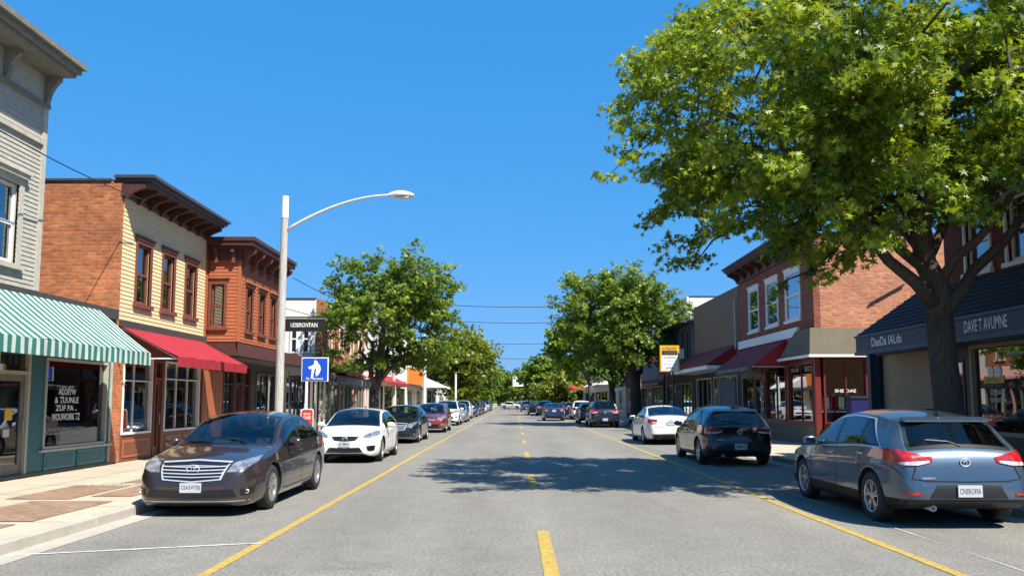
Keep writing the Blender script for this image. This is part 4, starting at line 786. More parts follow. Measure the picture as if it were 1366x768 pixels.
def tree(label, base, fork_h, r0, cen, rad, nclump, nleaf, lsize, mt, seed, cat='tree', group=None, name='maple_tree', lean=(0, 0), clump_r=.7, templ=MAPLE, shape=None, inner=.35, nlimb=7, flat=.5, lobes=.22, twig=.022, gap=-.28, leader=None, elong=1.45):
    global rng
    rng = np.random.default_rng(seed); rd = random.Random(seed)
    t = thing(name, label, cat, base, group=group); B = Vector(base)
    C = Vector(cen); fork = B + Vector((lean[0], lean[1], fork_h))
    mb = MB()
    tr = [B + Vector((0, 0, -.05)), B + Vector((lean[0] * .05, lean[1] * .05, .25)), B + (fork - B) * .35 + Vector((.03, 0, 0)), B + (fork - B) * .7, fork]
    mb.tube(tr, [r0 * 1.55, r0 * 1.12, r0 * .95, r0 * .9, r0 * .88], 'bark', 14, cap=True)
    limbs = []
    # clump centres
    cl = []
    tries = 0
    while len(cl) < nclump and tries < nclump * 30:
        tries += 1
        d = Vector((rd.gauss(0, 1), rd.gauss(0, 1), rd.gauss(0, 1))).normalized()
        lob = 1 + lobes * 2.2 * noise.noise(d * 1.9 + Vector((seed * 3.1, 0, 0))) + lobes * noise.noise(d * 4.6 + Vector((0, seed * 1.7, 0)))
        r = (inner + (1 - inner) * rd.random() ** .55) * lob
        p = Vector((C.x + d.x * rad[0] * r, C.y + d.y * rad[1] * r, C.z + d.z * rad[2] * r))
        if d.z < -.2 and rd.random() < .35: continue
        if shape and not shape(p): continue
        if noise.noise(p * .55 + Vector((seed, seed, 0))) < gap: continue
        cl.append(p)
    top = Vector((C.x, C.y, C.z + rad[2] * .55)); LN = 12; lead = []
    for j in range(LN + 1):
        q_ = j / LN; lead.append(fork.lerp(top, q_) + Vector((rd.gauss(0, .12), rd.gauss(0, .12), 0)) * (0 < j) * min(1, (top - fork).length / 6)); 
    lr = [r0 * (.80 * (1 - j / LN) ** .85 + .05) for j in range(LN + 1)]; lr[0] = r0 * .86; mb.tube(lead, lr, 'bark', 10); limbs.append((lead, lr))
    for i in range(nlimb):
        a = 2 * math.pi * (i * .382 * 2.618 / 2.618 if False else i * .61803) + rd.uniform(-.25, .25); hs_ = (i / nlimb) ** 1.2 * .62; k0 = hs_ * LN; j0 = int(k0)
        st_ = lead[j0].lerp(lead[min(LN, j0 + 1)], k0 - j0); rs0 = lr[j0] * (.62 if i < 3 else .5)
        el = -.25 + 1.15 * i / nlimb + rd.uniform(-.12, .12)
        d = Vector((math.cos(a) * math.cos(el), math.sin(a) * math.cos(el), math.sin(el))); q = C + Vector((d.x * rad[0] * .80, d.y * rad[1] * .80, d.z * rad[2] * .80))
        if shape:
            for _ in range(12):
                if shape(q): break
                q = q.lerp(Vector((C.x + .8, C.y, C.z + .3)), .12)
            q = q.lerp(C, .12)
        pts = []; n = 10
        for j in range(n + 1):
            s_ = j / n; p = st_.lerp(q, s_); p.z += math.sin(s_ * math.pi) * .10 * (q - st_).length
            p += Vector((rd.gauss(0, 1), rd.gauss(0, 1), rd.gauss(0, .7))) * .11 * (s_ > 0) * min(1, r0 * 3); pts.append(p)
        rr = [rs0 * (1 - .9 * (j / n) ** .6) + .012 for j in range(n + 1)]; mb.tube(pts, rr, 'bark', 8); limbs.append((pts, rr))
    samples = [(p, l, j) for l, (pts, rr) in enumerate(limbs) for j, p in enumerate(pts) if j >= 2]
    subs = []
    order = sorted(range(len(cl)), key=lambda i: (cl[i] - fork).length)
    for ii in order:
        p = cl[ii]
        best = min(samples, key=lambda s: (s[0] - p).length + .25 * (s[0] - fork).length * 0)
        q = best[0]; L = (p - q).length
        if L < .15: continue
        mid = q.lerp(p, .5) + Vector((rd.gauss(0, .08), rd.gauss(0, .08), .06)) * L
        rs = max(twig * .55, min(twig * 2.2, .02 * L + twig * .4))
        mb.tube([q, q.lerp(mid, .6) , mid, p], [rs * 1.3, rs, rs * .8, rs * .35], 'bark', 5, cap=False)
        samples.append((mid, 0, 0)); samples.append((p, 0, 0))
    o = mb.build('trunk', t, smooth=True, fix=False)
    K = len(cl); cc = np.array([tuple(c) for c in cl]); cs = rng.uniform(.65, 1.25, K) * clump_r
    npc = np.maximum(8, (nleaf / K * (cs / clump_r) ** 2)).astype(int); idx = np.repeat(np.arange(K), npc); n = len(idx)
    g = rng.normal(size=(n, 3)); g /= np.linalg.norm(g, axis=1, keepdims=True); rr_ = rng.random(n) ** .5
    out = cc - np.array(tuple(C)); out /= (np.linalg.norm(out, axis=1, keepdims=True) + 1e-6)
    loc_ = g * rr_[:, None] * cs[idx][:, None]; oh = out + rng.normal(size=out.shape) * .35; oh[:, 2] *= .5; oh /= np.linalg.norm(oh, axis=1, keepdims=True)
    tn = np.cross(oh, np.array([0, 0, 1.0])); tn /= np.linalg.norm(tn, axis=1, keepdims=True); up_ = np.cross(tn, oh)
    O = loc_[:, :1] * elong * oh[idx] + loc_[:, 1:2] * .8 * tn[idx] + loc_[:, 2:3] * flat * up_[idx]
    O[:, 2] -= .18 * (np.linalg.norm(O[:, :2], axis=1)) ** 1.5
    P = cc[idx] + O
    N = out[idx] * .40 + np.array([0, 0, .62]) + g * .35 + rng.normal(size=(n, 3)) * .62
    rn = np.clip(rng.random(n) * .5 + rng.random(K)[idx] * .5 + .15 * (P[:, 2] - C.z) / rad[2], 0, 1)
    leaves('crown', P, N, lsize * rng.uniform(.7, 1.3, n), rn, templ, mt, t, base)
    return t
def big_shape(p):
    # silhouette of the crown, given at the trunk's distance and spread with distance
    k = 15.6 / p.y; z = 1.65 + (p.z - 1.65) * k; x = p.x * k
    lim = np.interp(z, [3.4, 3.9, 4.4, 4.9, 5.4, 6.4, 7.1, 8.3, 9.2, 10.0, 11.5], [4.1, 3.5, 3.0, 2.6, 2.05, 1.5, 1.95, 2.35, 3.4, 4.3, 5.7])
    if x < lim: return False
    low = np.interp(x, [2, 3.4, 5.4, 6.2, 7.0, 8.6, 10.5], [4.9, 3.7, 3.65, 4.15, 4.7, 5.1, 5.8])
    return z > low
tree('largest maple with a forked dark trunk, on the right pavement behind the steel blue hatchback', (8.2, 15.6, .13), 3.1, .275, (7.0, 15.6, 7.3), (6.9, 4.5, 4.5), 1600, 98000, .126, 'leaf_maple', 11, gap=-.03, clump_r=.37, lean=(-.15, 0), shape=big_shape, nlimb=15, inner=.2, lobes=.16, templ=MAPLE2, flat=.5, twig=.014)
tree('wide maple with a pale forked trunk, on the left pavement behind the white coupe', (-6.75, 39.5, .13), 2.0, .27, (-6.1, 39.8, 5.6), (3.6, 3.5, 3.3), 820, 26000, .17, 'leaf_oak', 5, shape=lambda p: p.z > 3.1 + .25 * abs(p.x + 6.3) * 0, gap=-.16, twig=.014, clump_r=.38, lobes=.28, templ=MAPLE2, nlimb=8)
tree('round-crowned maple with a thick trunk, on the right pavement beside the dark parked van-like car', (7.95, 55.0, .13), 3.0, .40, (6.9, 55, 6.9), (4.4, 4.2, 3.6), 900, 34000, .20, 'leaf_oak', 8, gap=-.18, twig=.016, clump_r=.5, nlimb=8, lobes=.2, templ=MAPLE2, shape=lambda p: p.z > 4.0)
GT = 'trees lining the far street'
tree('large olive-green tree with the tallest crown in the left row', (-6.9, 94, .13), 2.6, .30, (-6.6, 94, 6.2), (4.1, 4.1, 3.6), 260, 12000, .36, 'leaf_olive', 22, group=GT, clump_r=1.0, templ=OVAL, nlimb=6)
tree('darker tree between the tallest olive one and the far left end', (-6.8, 122, .13), 2.4, .30, (-7.0, 122, 5.4), (4.4, 4.4, 3.4), 150, 9000, .5, 'leaf_oak', 23, group=GT, clump_r=1.1, templ=OVAL, nlimb=6)
tree('bright yellow-green tree rising behind the red dome awning', (8.3, 92, .13), 3.2, .3, (6.7, 92, 7.7), (3.0, 3.0, 3.3), 150, 10000, .40, 'leaf_bright', 24, group=GT, clump_r=.85, templ=OVAL, nlimb=6)
tree('dark leafy tree close behind the round-crowned maple', (8.8, 76, .13), 2.6, .3, (8.6, 76, 6.2), (2.6, 2.8, 3.2), 120, 8000, .38, 'leaf_dark', 25, group=GT, clump_r=.85, templ=OVAL, nlimb=6)
tree('low rounded olive bush-like tree at the right kerb beyond the driving cars', (7.0, 122, .13), 1.2, .2, (6.4, 122, 3.3), (4.2, 3.6, 2.3), 130, 8000, .42, 'leaf_olive', 26, group=GT, clump_r=.95, templ=OVAL, nlimb=6)
tree('grey-green tree between the olive bush-like tree and the street end', (7.5, 150, .13), 2.5, .3, (5.6, 150, 5.6), (4.4, 4.2, 3.9), 130, 7500, .55, 'leaf_oak', 27, group=GT, clump_r=1.15, templ=OVAL, nlimb=6)
# the trees that close the street: copies of three sources
srcs = [tree('tall dark tree closing the left side of the street end', (-9, 160, .0), 2.6, .35, (-9, 160, 6.2), (5.6, 5.2, 4.2), 130, 8000, .62, 'leaf_dark', 31, group=GT, clump_r=1.3, templ=OVAL, nlimb=6),
        tree('mid-green broad tree at the end of the street, left of the overhead white sign', (-6.5, 215, .0), 2.6, .35, (-6.5, 215, 6.0), (6.0, 5.6, 4.3), 120, 7500, .75, 'leaf_oak', 32, group=GT, clump_r=1.5, templ=OVAL, nlimb=6),
        tree('olive tree at the end of the street, right of the overhead white sign', (9.0, 205, .0), 2.6, .35, (8.0, 205, 6.0), (6.0, 5.6, 4.4), 120, 7500, .75, 'leaf_olive', 33, group=GT, clump_r=1.5, templ=OVAL, nlimb=6)]
more = [(0, -16, 185, 1.1, 'dark tree behind the far left rooftops'), (0, 12.5, 172, 1.0, 'dark tree behind the far right rooftops'), (1, -16, 240, 1.15, 'mid-green tree far left beyond the last building'), (1, 4, 265, 1.1, 'mid-green tree standing in line with the dashed centre line'),
        (2, -1.5, 285, 1.05, 'olive tree centred at the vanishing end of the street'), (0, -5.5, 262, 1.0, 'dark tree just left of the vanishing point'), (1, 17, 235, 1.2, 'mid-green tree far right beyond the last building'), (2, -27, 270, 1.3, 'olive tree at the far left horizon'),
        (0, 27, 275, 1.3, 'dark tree at the far right horizon'), (1, 12, 300, 1.2, 'mid-green tree behind the olive one right of the overhead sign'), (2, -13, 305, 1.2, 'olive tree behind the dark one left of the vanishing point'), (0, 3, 330, 1.1, 'dark tree farthest away on the axis of the street'),
        (0, 16.5, 112, 1.0, 'dark tree behind the small white open-fronted shop'), (1, -17, 108, 1.0, 'mid-green tree behind the far brick shop on the left')]
for k, x, y, s, lab in more:
    c = copy_tree(srcs[k]); c.location = (x, y, -.02); c.scale = (s, s, s * random.uniform(.92, 1.08)); c.rotation_euler = (0, 0, random.uniform(0, 6.28)); c['label'] = lab
# wooded hill that closes the view
mb = MB(); rows = []
for j in range(8):
    rows.append([(-400 + i * 20, 420 + j * 30, -.2 + (math.sin(j / 7 * math.pi / 2) * (9 + 5 * noise.noise(Vector((i * .21, j * .3, 0))))) - 0) for i in range(41)])
mb.grid(rows, 'leaf_dark'); hill = mb.build('hill', fix=False); hill['kind'] = 'structure'
n = 26000; px = rng.uniform(-330, 330, n); py = rng.uniform(385, 560, n); hz = (np.sin(np.clip((py - 420) / 210, 0, 1) * math.pi / 2) * 10); ph = rng.random(n)
bump = np.array([noise.noise(Vector((a * .11, b_ * .11, 0))) for a, b_ in zip(px, py)]) * 4 + 5
PP = np.stack([px, py, hz + ph * bump], 1); NN = rng.normal(size=(n, 3)) + np.array([0, -.6, .8])
o = leaves('woodland', PP, NN, rng.uniform(1.6, 3.2, n), np.clip(rng.random(n) * .5 + (bump - 1) / 8 * .5, 0, 1), OVAL, 'leaf_oak', None, (0, 0, 0)); tag(o, 'wooded rise closing the far end of the street', 'woodland', kind='stuff')

# ================================================================ STREET FURNITURE
t = thing('street_lamp', 'tall weathered pole with a long curved lamp arm, behind the brown sedan', 'street lamp', (-6.0, 21.0, .13))
mb = MB(); mb.tube([(-6.0, 21, .1), (-6.0, 21, 3), (-5.98, 21, 6.35)], [.112, .10, .088], 'weathered_wood', 14); mb.build('pole', t, smooth=False)
mb = MB(); mb.tube([(-5.98, 21, 6.34), (-5.98, 21, 6.92)], [.096, .092], 'pole_cap', 14); mb.build('pole_top', t)
mb = MB(); pts = []
for i in range(15):
    s = i / 14; pts.append((-5.93 + 2.72 * s, 21, 6.02 + .93 * math.sin(s * math.pi / 2) ** .9))
mb.tube(pts, [.045 - .015 * i / 14 for i in range(15)], 'lamp_shell', 8); mb.build('arm', t, smooth=True)
mb = MB(); rows = []
for j in range(9):
    s = j / 8; x = -3.28 + .64 * s; wd = .15 * (1 if .15 < s < .75 else .7 if s < .2 else .75) * (1 if s < .99 else .4); hh = .13 * math.sin(math.pi * (.16 + .74 * s)) + .012
    rows.append([(x, 21 + wd * math.cos(a), 6.935 + (hh if math.sin(a) > 0 else .035) * math.sin(a)) for a in [2 * math.pi * k / 16 for k in range(17)]])
mb.grid(rows, 'lamp_shell'); hd = mb.build('lamp_head', t, smooth=True, fix=False)
mb = MB(); mb.box((-3.10, 20.90, 6.865), (-2.76, 21.10, 6.899), 'lamp_lens'); mb.build('lamp_lens', hd)
for x, y, h, lab in ((-6.0, 54.5, 5.9, 'slim bare grey pole beside the orange board'), (-6.1, 84, 4.2, 'short white post far down the left kerb')):
    mb = MB(); mb.tube([(x, y, .1), (x, y, h)], [.12, .09], 'pole_cap', 10); mb.tube([(x, y, h + .002), (x, y, h + .1)], [.12, .06], 'pole_cap', 10); tag(mb.build('street_pole'), lab, 'pole')
# black projecting board
t = thing('hanging_sign', 'long black board with white lettering, beside the top of the lamp pole', 'sign', (-7.7, 30.0, 4.2))
mb = MB(); mb.box((-8.45, 29.95, 4.16), (-6.95, 30.05, 4.60), 'black_sign'); mb.box((-8.46, 29.94, 4.601), (-6.94, 30.06, 4.64), 'trim_grey'); bd = mb.build('board', t)
FB = Fr((0, 29.95, 0), (1, 0, 0), (0, -1, 0)); text(bd, 'UDBIRONTAIN', FB, -7.72, 4.39, .006, .16, .98, 'white_ink')
mb = MB(); mb.tube([(-8.77, 30, 4.68), (-6.95, 30, 4.68)], .025, 'iron', 6); mb.tube([(-8.77, 30, 5.1), (-7.3, 30, 4.69)], .012, 'iron', 5); mb.build('bracket', t)
# blue sign
t = thing('blue_sign', 'square blue sign with a white bent figure on a thin grey post', 'sign', (-5.83, 24.0, .13))
mb = MB(); mb.box((-6.22, 23.97, 2.2), (-5.44, 24.0, 2.9), 'white_sign'); mb.box((-6.19, 23.955, 2.23), (-5.47, 23.969, 2.87), 'blue_sign'); bd = mb.build('board', t)
fig = [(.50, .93), (.60, .86), (.64, .76), (.70, .68), (.74, .52), (.70, .36), (.62, .22), (.545, .20), (.53, .36), (.56, .50), (.52, .56), (.48, .46), (.44, .24), (.44, .08), (.34, .08), (.36, .26), (.37, .44), (.38, .54), (.30, .50), (.22, .60), (.30, .64), (.42, .70), (.48, .76), (.46, .86)]
mb = MB(); q = len(fig); A_ = [(-6.19 + u * .72, 23.951, 2.23 + v * .64) for u, v in fig]; B_ = [(a[0], 23.9545, a[2]) for a in A_]
mb.add(A_ + B_, [tuple(range(q))] + [(i, (i + 1) % q, q + (i + 1) % q, q + i) for i in range(q)], 'white_ink'); mb.build('figure', bd)
for u, s, w_ in ((.24, 'n.', .10), (.62, 'wouci', .30)): text(bd, s, Fr((0, 23.951, 0), (1, 0, 0), (0, -1, 0)), -6.19 + u * .72, 2.285, .002, .065, w_, 'white_ink')
mb = MB(); mb.tube([(-5.83, 24.03, .1), (-5.83, 24.03, 2.88)], .028, 'steel_pole', 8); mb.build('post', t)
# red sign
t = thing('red_sign', 'small red notice with a white rim on a low stand behind the brown sedan', 'sign', (-6.78, 27.0, .13))
def rrect(cx, cz, w_, h_, r, n=5):
    P = []
    for sx, sz, a0 in ((1, 1, 0), (-1, 1, 90), (-1, -1, 180), (1, -1, 270)):
        for k in range(n + 1): a = R(a0 + 90 * k / n); P.append((cx + sx * (w_ / 2 - r) + r * math.cos(a), cz + sz * (h_ / 2 - r) + r * math.sin(a)))
    return P
def plate_xz(mb, prof, y0, y1, mt):
    q = len(prof); A_ = [(x, y0, z) for x, z in prof]; B_ = [(x, y1, z) for x, z in prof]; mb.add(A_ + B_, [tuple(range(q)), tuple(range(q, 2 * q))[::-1]] + [(i, (i + 1) % q, q + (i + 1) % q, q + i) for i in range(q)], mt)
mb = MB(); plate_xz(mb, rrect(-6.78, 1.05, .42, .68, .09), 26.97, 27.0, 'white_sign'); plate_xz(mb, rrect(-6.78, 1.05, .36, .62, .08), 26.96, 26.969, 'red_sign'); bd = mb.build('board', t)
for s, z, h, w_ in (('BUNE', 1.22, .07, .22), ('GNRE', 1.10, .10, .24), ('iuc', .93, .06, .16)): text(bd, s, Fr((0, 26.96, 0), (1, 0, 0), (0, -1, 0)), -6.78, z, .003, h, w_, 'white_ink')
mb = MB(); mb.tube([(-6.78, 27.02, .1), (-6.78, 27.02, 1.3)], .02, 'steel_pole', 8); mb.lathe((-6.78, 27.02, .13), (0, 0, 1), [(.17, 0), (.17, .03), (.02, .05)], 'iron', 16); mb.build('stand', t)
# yellow pole sign
t = thing('pole_sign', 'yellow-topped white board on two dark posts beside the white sedan', 'sign', (8.2, 44, .13))
FP = Fr((0, 43.93, 0), (1, 0, 0), (0, -1, 0))
mb = MB(); mb.box((7.69, 43.93, 3.18), (8.72, 44.07, 4.58), 'yellow_sign'); mb.box((7.76, 43.92, 3.22), (8.65, 43.929, 4.05), 'white_sign'); mb.box((7.80, 43.92, 4.06), (8.61, 43.929, 4.30), 'ink'); mb.box((8.655, 43.915, 3.9), (8.70, 43.929, 4.2), 'ink'); bd = mb.build('board', t)
for s, z, h, w_, m_ in (('ra. Tieux AO', 4.43, .13, .72, 'roof_brown'), ('OUE SDAE', 4.18, .12, .6, 'roof_brown'), ('ns anOuti', 3.94, .12, .62, 'ink'), ('C umor lol.', 3.76, .09, .55, 'faded_ink'), ('IONMDOWNLOUDD', 3.58, .07, .72, 'faded_ink'), ('guRIU', 3.37, .13, .42, 'ink')): text(bd, s, FP, 8.2, z, .012, h, w_, m_)
for x in (8.05, 8.38): 
    mb = MB(); mb.tube([(x, 44.0, .1), (x, 44.0, 3.18)], .05, 'iron', 8); mb.build('post', t)
# navy box by the corner shop
t = thing('newspaper_box', 'navy blue box standing by the white corner post of the red shop window', 'box', (11.35, 27.3, .13))
mb = MB(); mb.box((10.95, 27.05, .3), (11.78, 27.5, 1.72), 'navy_box'); mb.box((10.92, 27.02, 1.721), (11.81, 27.53, 1.80), 'navy_paint'); mb.build('body', t)
for sx in (11.03, 11.70): 
    for sy in (27.1, 27.45): mb = MB(); mb.box((sx - .03, sy - .03, .13), (sx + .03, sy + .03, .299), 'iron'); mb.build('leg', t)
# overhead white sign at the far end, traffic signal
t = thing('overhead_sign', 'white board high over the far road on a side mast', 'sign', (8.2, 170, 0))
mb = MB(); mb.box((-.6, 169.9, 4.55), (1.9, 170.0, 6.55), 'white_sign')
for k in range(3): mb.box((-.4, 169.88, 4.9 + k * .5), (1.7, 169.899, 5.0 + k * .5), 'faded_ink')
mb.build('board', t); mb = MB(); mb.tube([(8.2, 170.1, 0), (8.2, 170.1, 6.3), (7.6, 170.1, 6.6), (-.5, 170.1, 6.6)], .1, 'steel_pole', 8); mb.build('mast', t)
t = thing('roadside_sign', 'dark square board in a white frame above the far right kerb', 'sign', (7.2, 158 , .13)); 
mb = MB(); mb.box((2.9, 128, 2.2), (4.7, 128.1, 4.3), 'white_sign'); mb.box((3.1, 127.98, 2.5), (4.5, 127.999, 4.15), 'merch_green'); mb.build('board', t); mb = MB(); mb.tube([(7.3, 128.1, .1), (7.3, 128.1, 4.0), (3.2, 128.1, 4.0)], .07, 'steel_pole', 8); mb.build('mast', t)
# utility poles and wires
def upole(x, y, h, lab):
    t = thing('utility_pole', lab, 'pole', (x, y, .13)); mb = MB(); mb.tube([(x, y, .1), (x, y, h)], [.15, .1], 'weathered_wood', 10); mb.build('pole', t); mb = MB(); mb.box((x - .9, y - .16, h - .7), (x + .9, y - .12, h - .58), 'weathered_wood'); mb.build('crossarm', t)
for (y, zz, lab) in ((60, 8.75, 'nearest'), (80, 9.45, 'second'), (112, 9.6, 'third'), (150, 9.5, 'farthest')):
    mb = MB(); pts = [(-9.8 + 20.6 * i / 24, y + .0, zz + .25 - .55 * (1 - (2 * i / 24 - 1) ** 2)) for i in range(25)]; mb.tube(pts, .014 + y * .0002, 'wire', 5)
    tag(mb.build('overhead_wire'), '%s overhead wire crossing above the street between the tree rows' % lab, 'wire', 'wires across the street')
mb = MB(); pts = [Vector((-9.2, 20.2, 6.6)).lerp(Vector((-9.0, 9.0, 6.75)), i / 16) + Vector((0, 0, -.30 * (1 - (2 * i / 16 - 1) ** 2))) for i in range(17)]; mb.tube(pts, .012, 'wire', 5); tag(mb.build('service_wire'), 'black wire sagging past the grey clapboard wall to the yellow building', 'wire')
mb = MB(); pts = [Vector((-8.3, 30.4, 6.2)).lerp(Vector((-9.2, 60, 8.2)), i / 16) + Vector((0, 0, -.40 * (1 - (2 * i / 16 - 1) ** 2))) for i in range(17)]; mb.tube(pts, .014, 'wire', 5); tag(mb.build('service_wire'), 'thin wire running from the orange building into the left tree', 'wire')
for x, y, h, lab in ((9.0, 60.2, 9.3, 'wooden utility pole behind the round-crowned maple'), (-8.9, 60.2, 9.3, 'wooden utility pole behind the left olive-green trees')): upole(x, y, h, lab)

# ================================================================ CARS
def pchip(pts):
    xs = [p[0] for p in pts]; ys = [p[1] for p in pts]; n = len(xs); h = [xs[i + 1] - xs[i] for i in range(n - 1)]; dl = [(ys[i + 1] - ys[i]) / h[i] for i in range(n - 1)]
    m = [0] * n; m[0] = dl[0]; m[-1] = dl[-1]
    for i in range(1, n - 1):
        if dl[i - 1] * dl[i] <= 0: m[i] = 0
        else: w1 = 2 * h[i] + h[i - 1]; w2 = h[i] + 2 * h[i - 1]; m[i] = (w1 + w2) / (w1 / dl[i - 1] + w2 / dl[i])
    def f(x):
        x = min(max(x, xs[0]), xs[-1]); i = 0
        while i < n - 2 and x > xs[i + 1]: i += 1
        t = (x - xs[i]) / h[i]; t2 = t * t; t3 = t2 * t
        return (2 * t3 - 3 * t2 + 1) * ys[i] + (t3 - 2 * t2 + t) * h[i] * m[i] + (-2 * t3 + 3 * t2) * ys[i + 1] + (t3 - t2) * h[i] * m[i + 1]
    return f
paint('paint_brown', (0.044, 0.031, 0.027), .45, .28); paint('paint_white', (0.72, 0.72, 0.70), .0, .35); paint('paint_navy', (0.012, 0.020, 0.034), .4, .3)
paint('paint_steel', (0.060, 0.100, 0.150), .5, .30, clad=.385); paint('paint_black', (0.005, 0.005, 0.006), .3, .28); paint('paint_red', (0.22, 0.030, 0.022), .35, .3)
paint('paint_silver', (0.34, 0.35, 0.36), .6, .32); paint('paint_darkred', (0.12, 0.015, 0.018), .35, .3); paint('paint_blue', (0.020, 0.045, 0.11), .4, .3)

SPEC = {
 'sedan': dict(L=4.85, hw=.915, fa=.98, wb=2.80, wr=.335, ar=.385,
  top=[(0, .50), (.03, .60), (.10, .70), (.25, .78), (.6, .865), (1.0, .93), (1.32, .985), (1.70, 1.18), (2.15, 1.385), (2.45, 1.45), (2.9, 1.475), (3.35, 1.445), (3.75, 1.32), (4.15, 1.155), (4.35, 1.105), (4.65, 1.09), (4.77, 1.05), (4.82, .86), (4.85, .66)],
  sh=[(0, .44), (.1, .62), (.3, .72), (.8, .80), (1.3, .87), (2.3, .925), (3.6, .975), (4.3, .99), (4.7, .96), (4.8, .80), (4.85, .58)],
  w=[(0, .58), (.03, .68), (.09, .78), (.2, .87), (.4, .935), (.8, .985), (1.5, 1.0), (3.6, 1.0), (4.3, .965), (4.6, .91), (4.75, .84), (4.82, .76), (4.85, .66)],
  zb=[(0, .20), (.08, .16), (.5, .17), (4.3, .20), (4.75, .25), (4.85, .33)], ws=(1.36, 2.30), rg=(3.50, 4.28), dlo=(1.66, 3.92), dslope=.34, bp=(2.52, 2.64), qp=None, doors=(1.50, 2.58, 3.62), style='sedan'),
 'coupe': dict(L=4.30, hw=.90, fa=.92, wb=2.58, wr=.325, ar=.372,
  top=[(0, .50), (.03, .60), (.10, .69), (.25, .775), (.55, .865), (.9, .945), (1.12, .99), (1.5, 1.19), (1.9, 1.375), (2.25, 1.435), (2.7, 1.445), (3.1, 1.41), (3.5, 1.30), (3.9, 1.13), (4.1, 1.05), (4.2, .98), (4.27, .82), (4.30, .66)],
  sh=[(0, .44), (.1, .62), (.3, .72), (.8, .82), (1.3, .88), (2.3, .93), (3.3, .97), (3.9, .98), (4.2, .86), (4.3, .58)],
  w=[(0, .60), (.03, .70), (.09, .80), (.2, .885), (.4, .94), (.8, .985), (1.4, 1.0), (3.2, 1.0), (3.8, .965), (4.1, .89), (4.22, .82), (4.30, .68)],
  zb=[(0, .26), (.08, .20), (.5, .18), (3.8, .19), (4.2, .25), (4.3, .33)], ws=(1.15, 2.05), rg=(3.15, 3.85), dlo=(1.46, 3.45), dslope=.4, bp=(2.42, 2.52), qp=None, doors=(1.32, 2.48, None), style='coupe'),
 'hatch': dict(L=4.48, hw=.915, fa=.92, wb=2.70, wr=.34, ar=.392,
  top=[(0, .52), (.03, .62), (.10, .72), (.25, .80), (.6, .89), (.95, .965), (1.15, 1.01), (1.55, 1.24), (1.95, 1.43), (2.25, 1.51), (2.7, 1.54), (3.2, 1.52), (3.65, 1.465), (3.88, 1.42), (3.96, 1.385), (4.13, 1.22), (4.30, 1.04), (4.36, .98), (4.42, .86), (4.46, .72), (4.48, .60)],
  sh=[(0, .44), (.1, .64), (.3, .76), (.8, .85), (1.3, .91), (2.3, .97), (3.4, 1.02), (4.0, 1.02), (4.25, .97), (4.38, .85), (4.48, .52)],
  w=[(0, .60), (.03, .70), (.09, .80), (.2, .885), (.4, .94), (.8, .985), (1.4, 1.0), (3.5, 1.0), (3.95, .975), (4.2, .935), (4.35, .89), (4.43, .84), (4.48, .77)],
  zb=[(0, .28), (.08, .22), (.5, .20), (3.9, .21), (4.3, .27), (4.48, .36)], ws=(1.20, 2.12), rg=(3.98, 4.28), dlo=(1.52, 3.84), dslope=.52, bp=(2.36, 2.46), qp=3.28, doors=(1.36, 2.42, 3.36), kr=.24, style='hatch'),
 'suv': dict(L=4.60, hw=.93, fa=.92, wb=2.68, wr=.36, ar=.415,
  top=[(0, .62), (.03, .76), (.10, .88), (.25, .96), (.6, 1.03), (.95, 1.08), (1.15, 1.12), (1.5, 1.36), (1.85, 1.56), (2.15, 1.64), (2.8, 1.675), (3.5, 1.655), (4.0, 1.60), (4.18, 1.56), (4.26, 1.46), (4.40, 1.16), (4.48, 1.08), (4.55, .95), (4.58, .80), (4.60, .66)],
  sh=[(0, .52), (.1, .78), (.3, .88), (.8, .96), (1.3, 1.01), (2.3, 1.06), (3.4, 1.09), (4.1, 1.10), (4.4, 1.04), (4.5, .92), (4.6, .58)],
  w=[(0, .64), (.03, .74), (.09, .83), (.2, .90), (.4, .95), (.8, .985), (1.4, 1.0), (3.6, 1.0), (4.1, .975), (4.35, .945), (4.48, .90), (4.55, .84), (4.60, .77)],
  zb=[(0, .34), (.08, .28), (.5, .25), (3.9, .26), (4.4, .32), (4.6, .42)], ws=(1.20, 2.05), rg=(4.20, 4.42), dlo=(1.50, 4.02), dslope=.3, bp=(2.38, 2.50), qp=3.35, doors=(1.36, 2.44, 3.40), style='suv'),
}
PROF = pchip([(0, .925), (.06, .955), (.2, .985), (.42, 1.0), (.62, .997), (.72, 1.003), (.80, .985), (1.0, .950)])
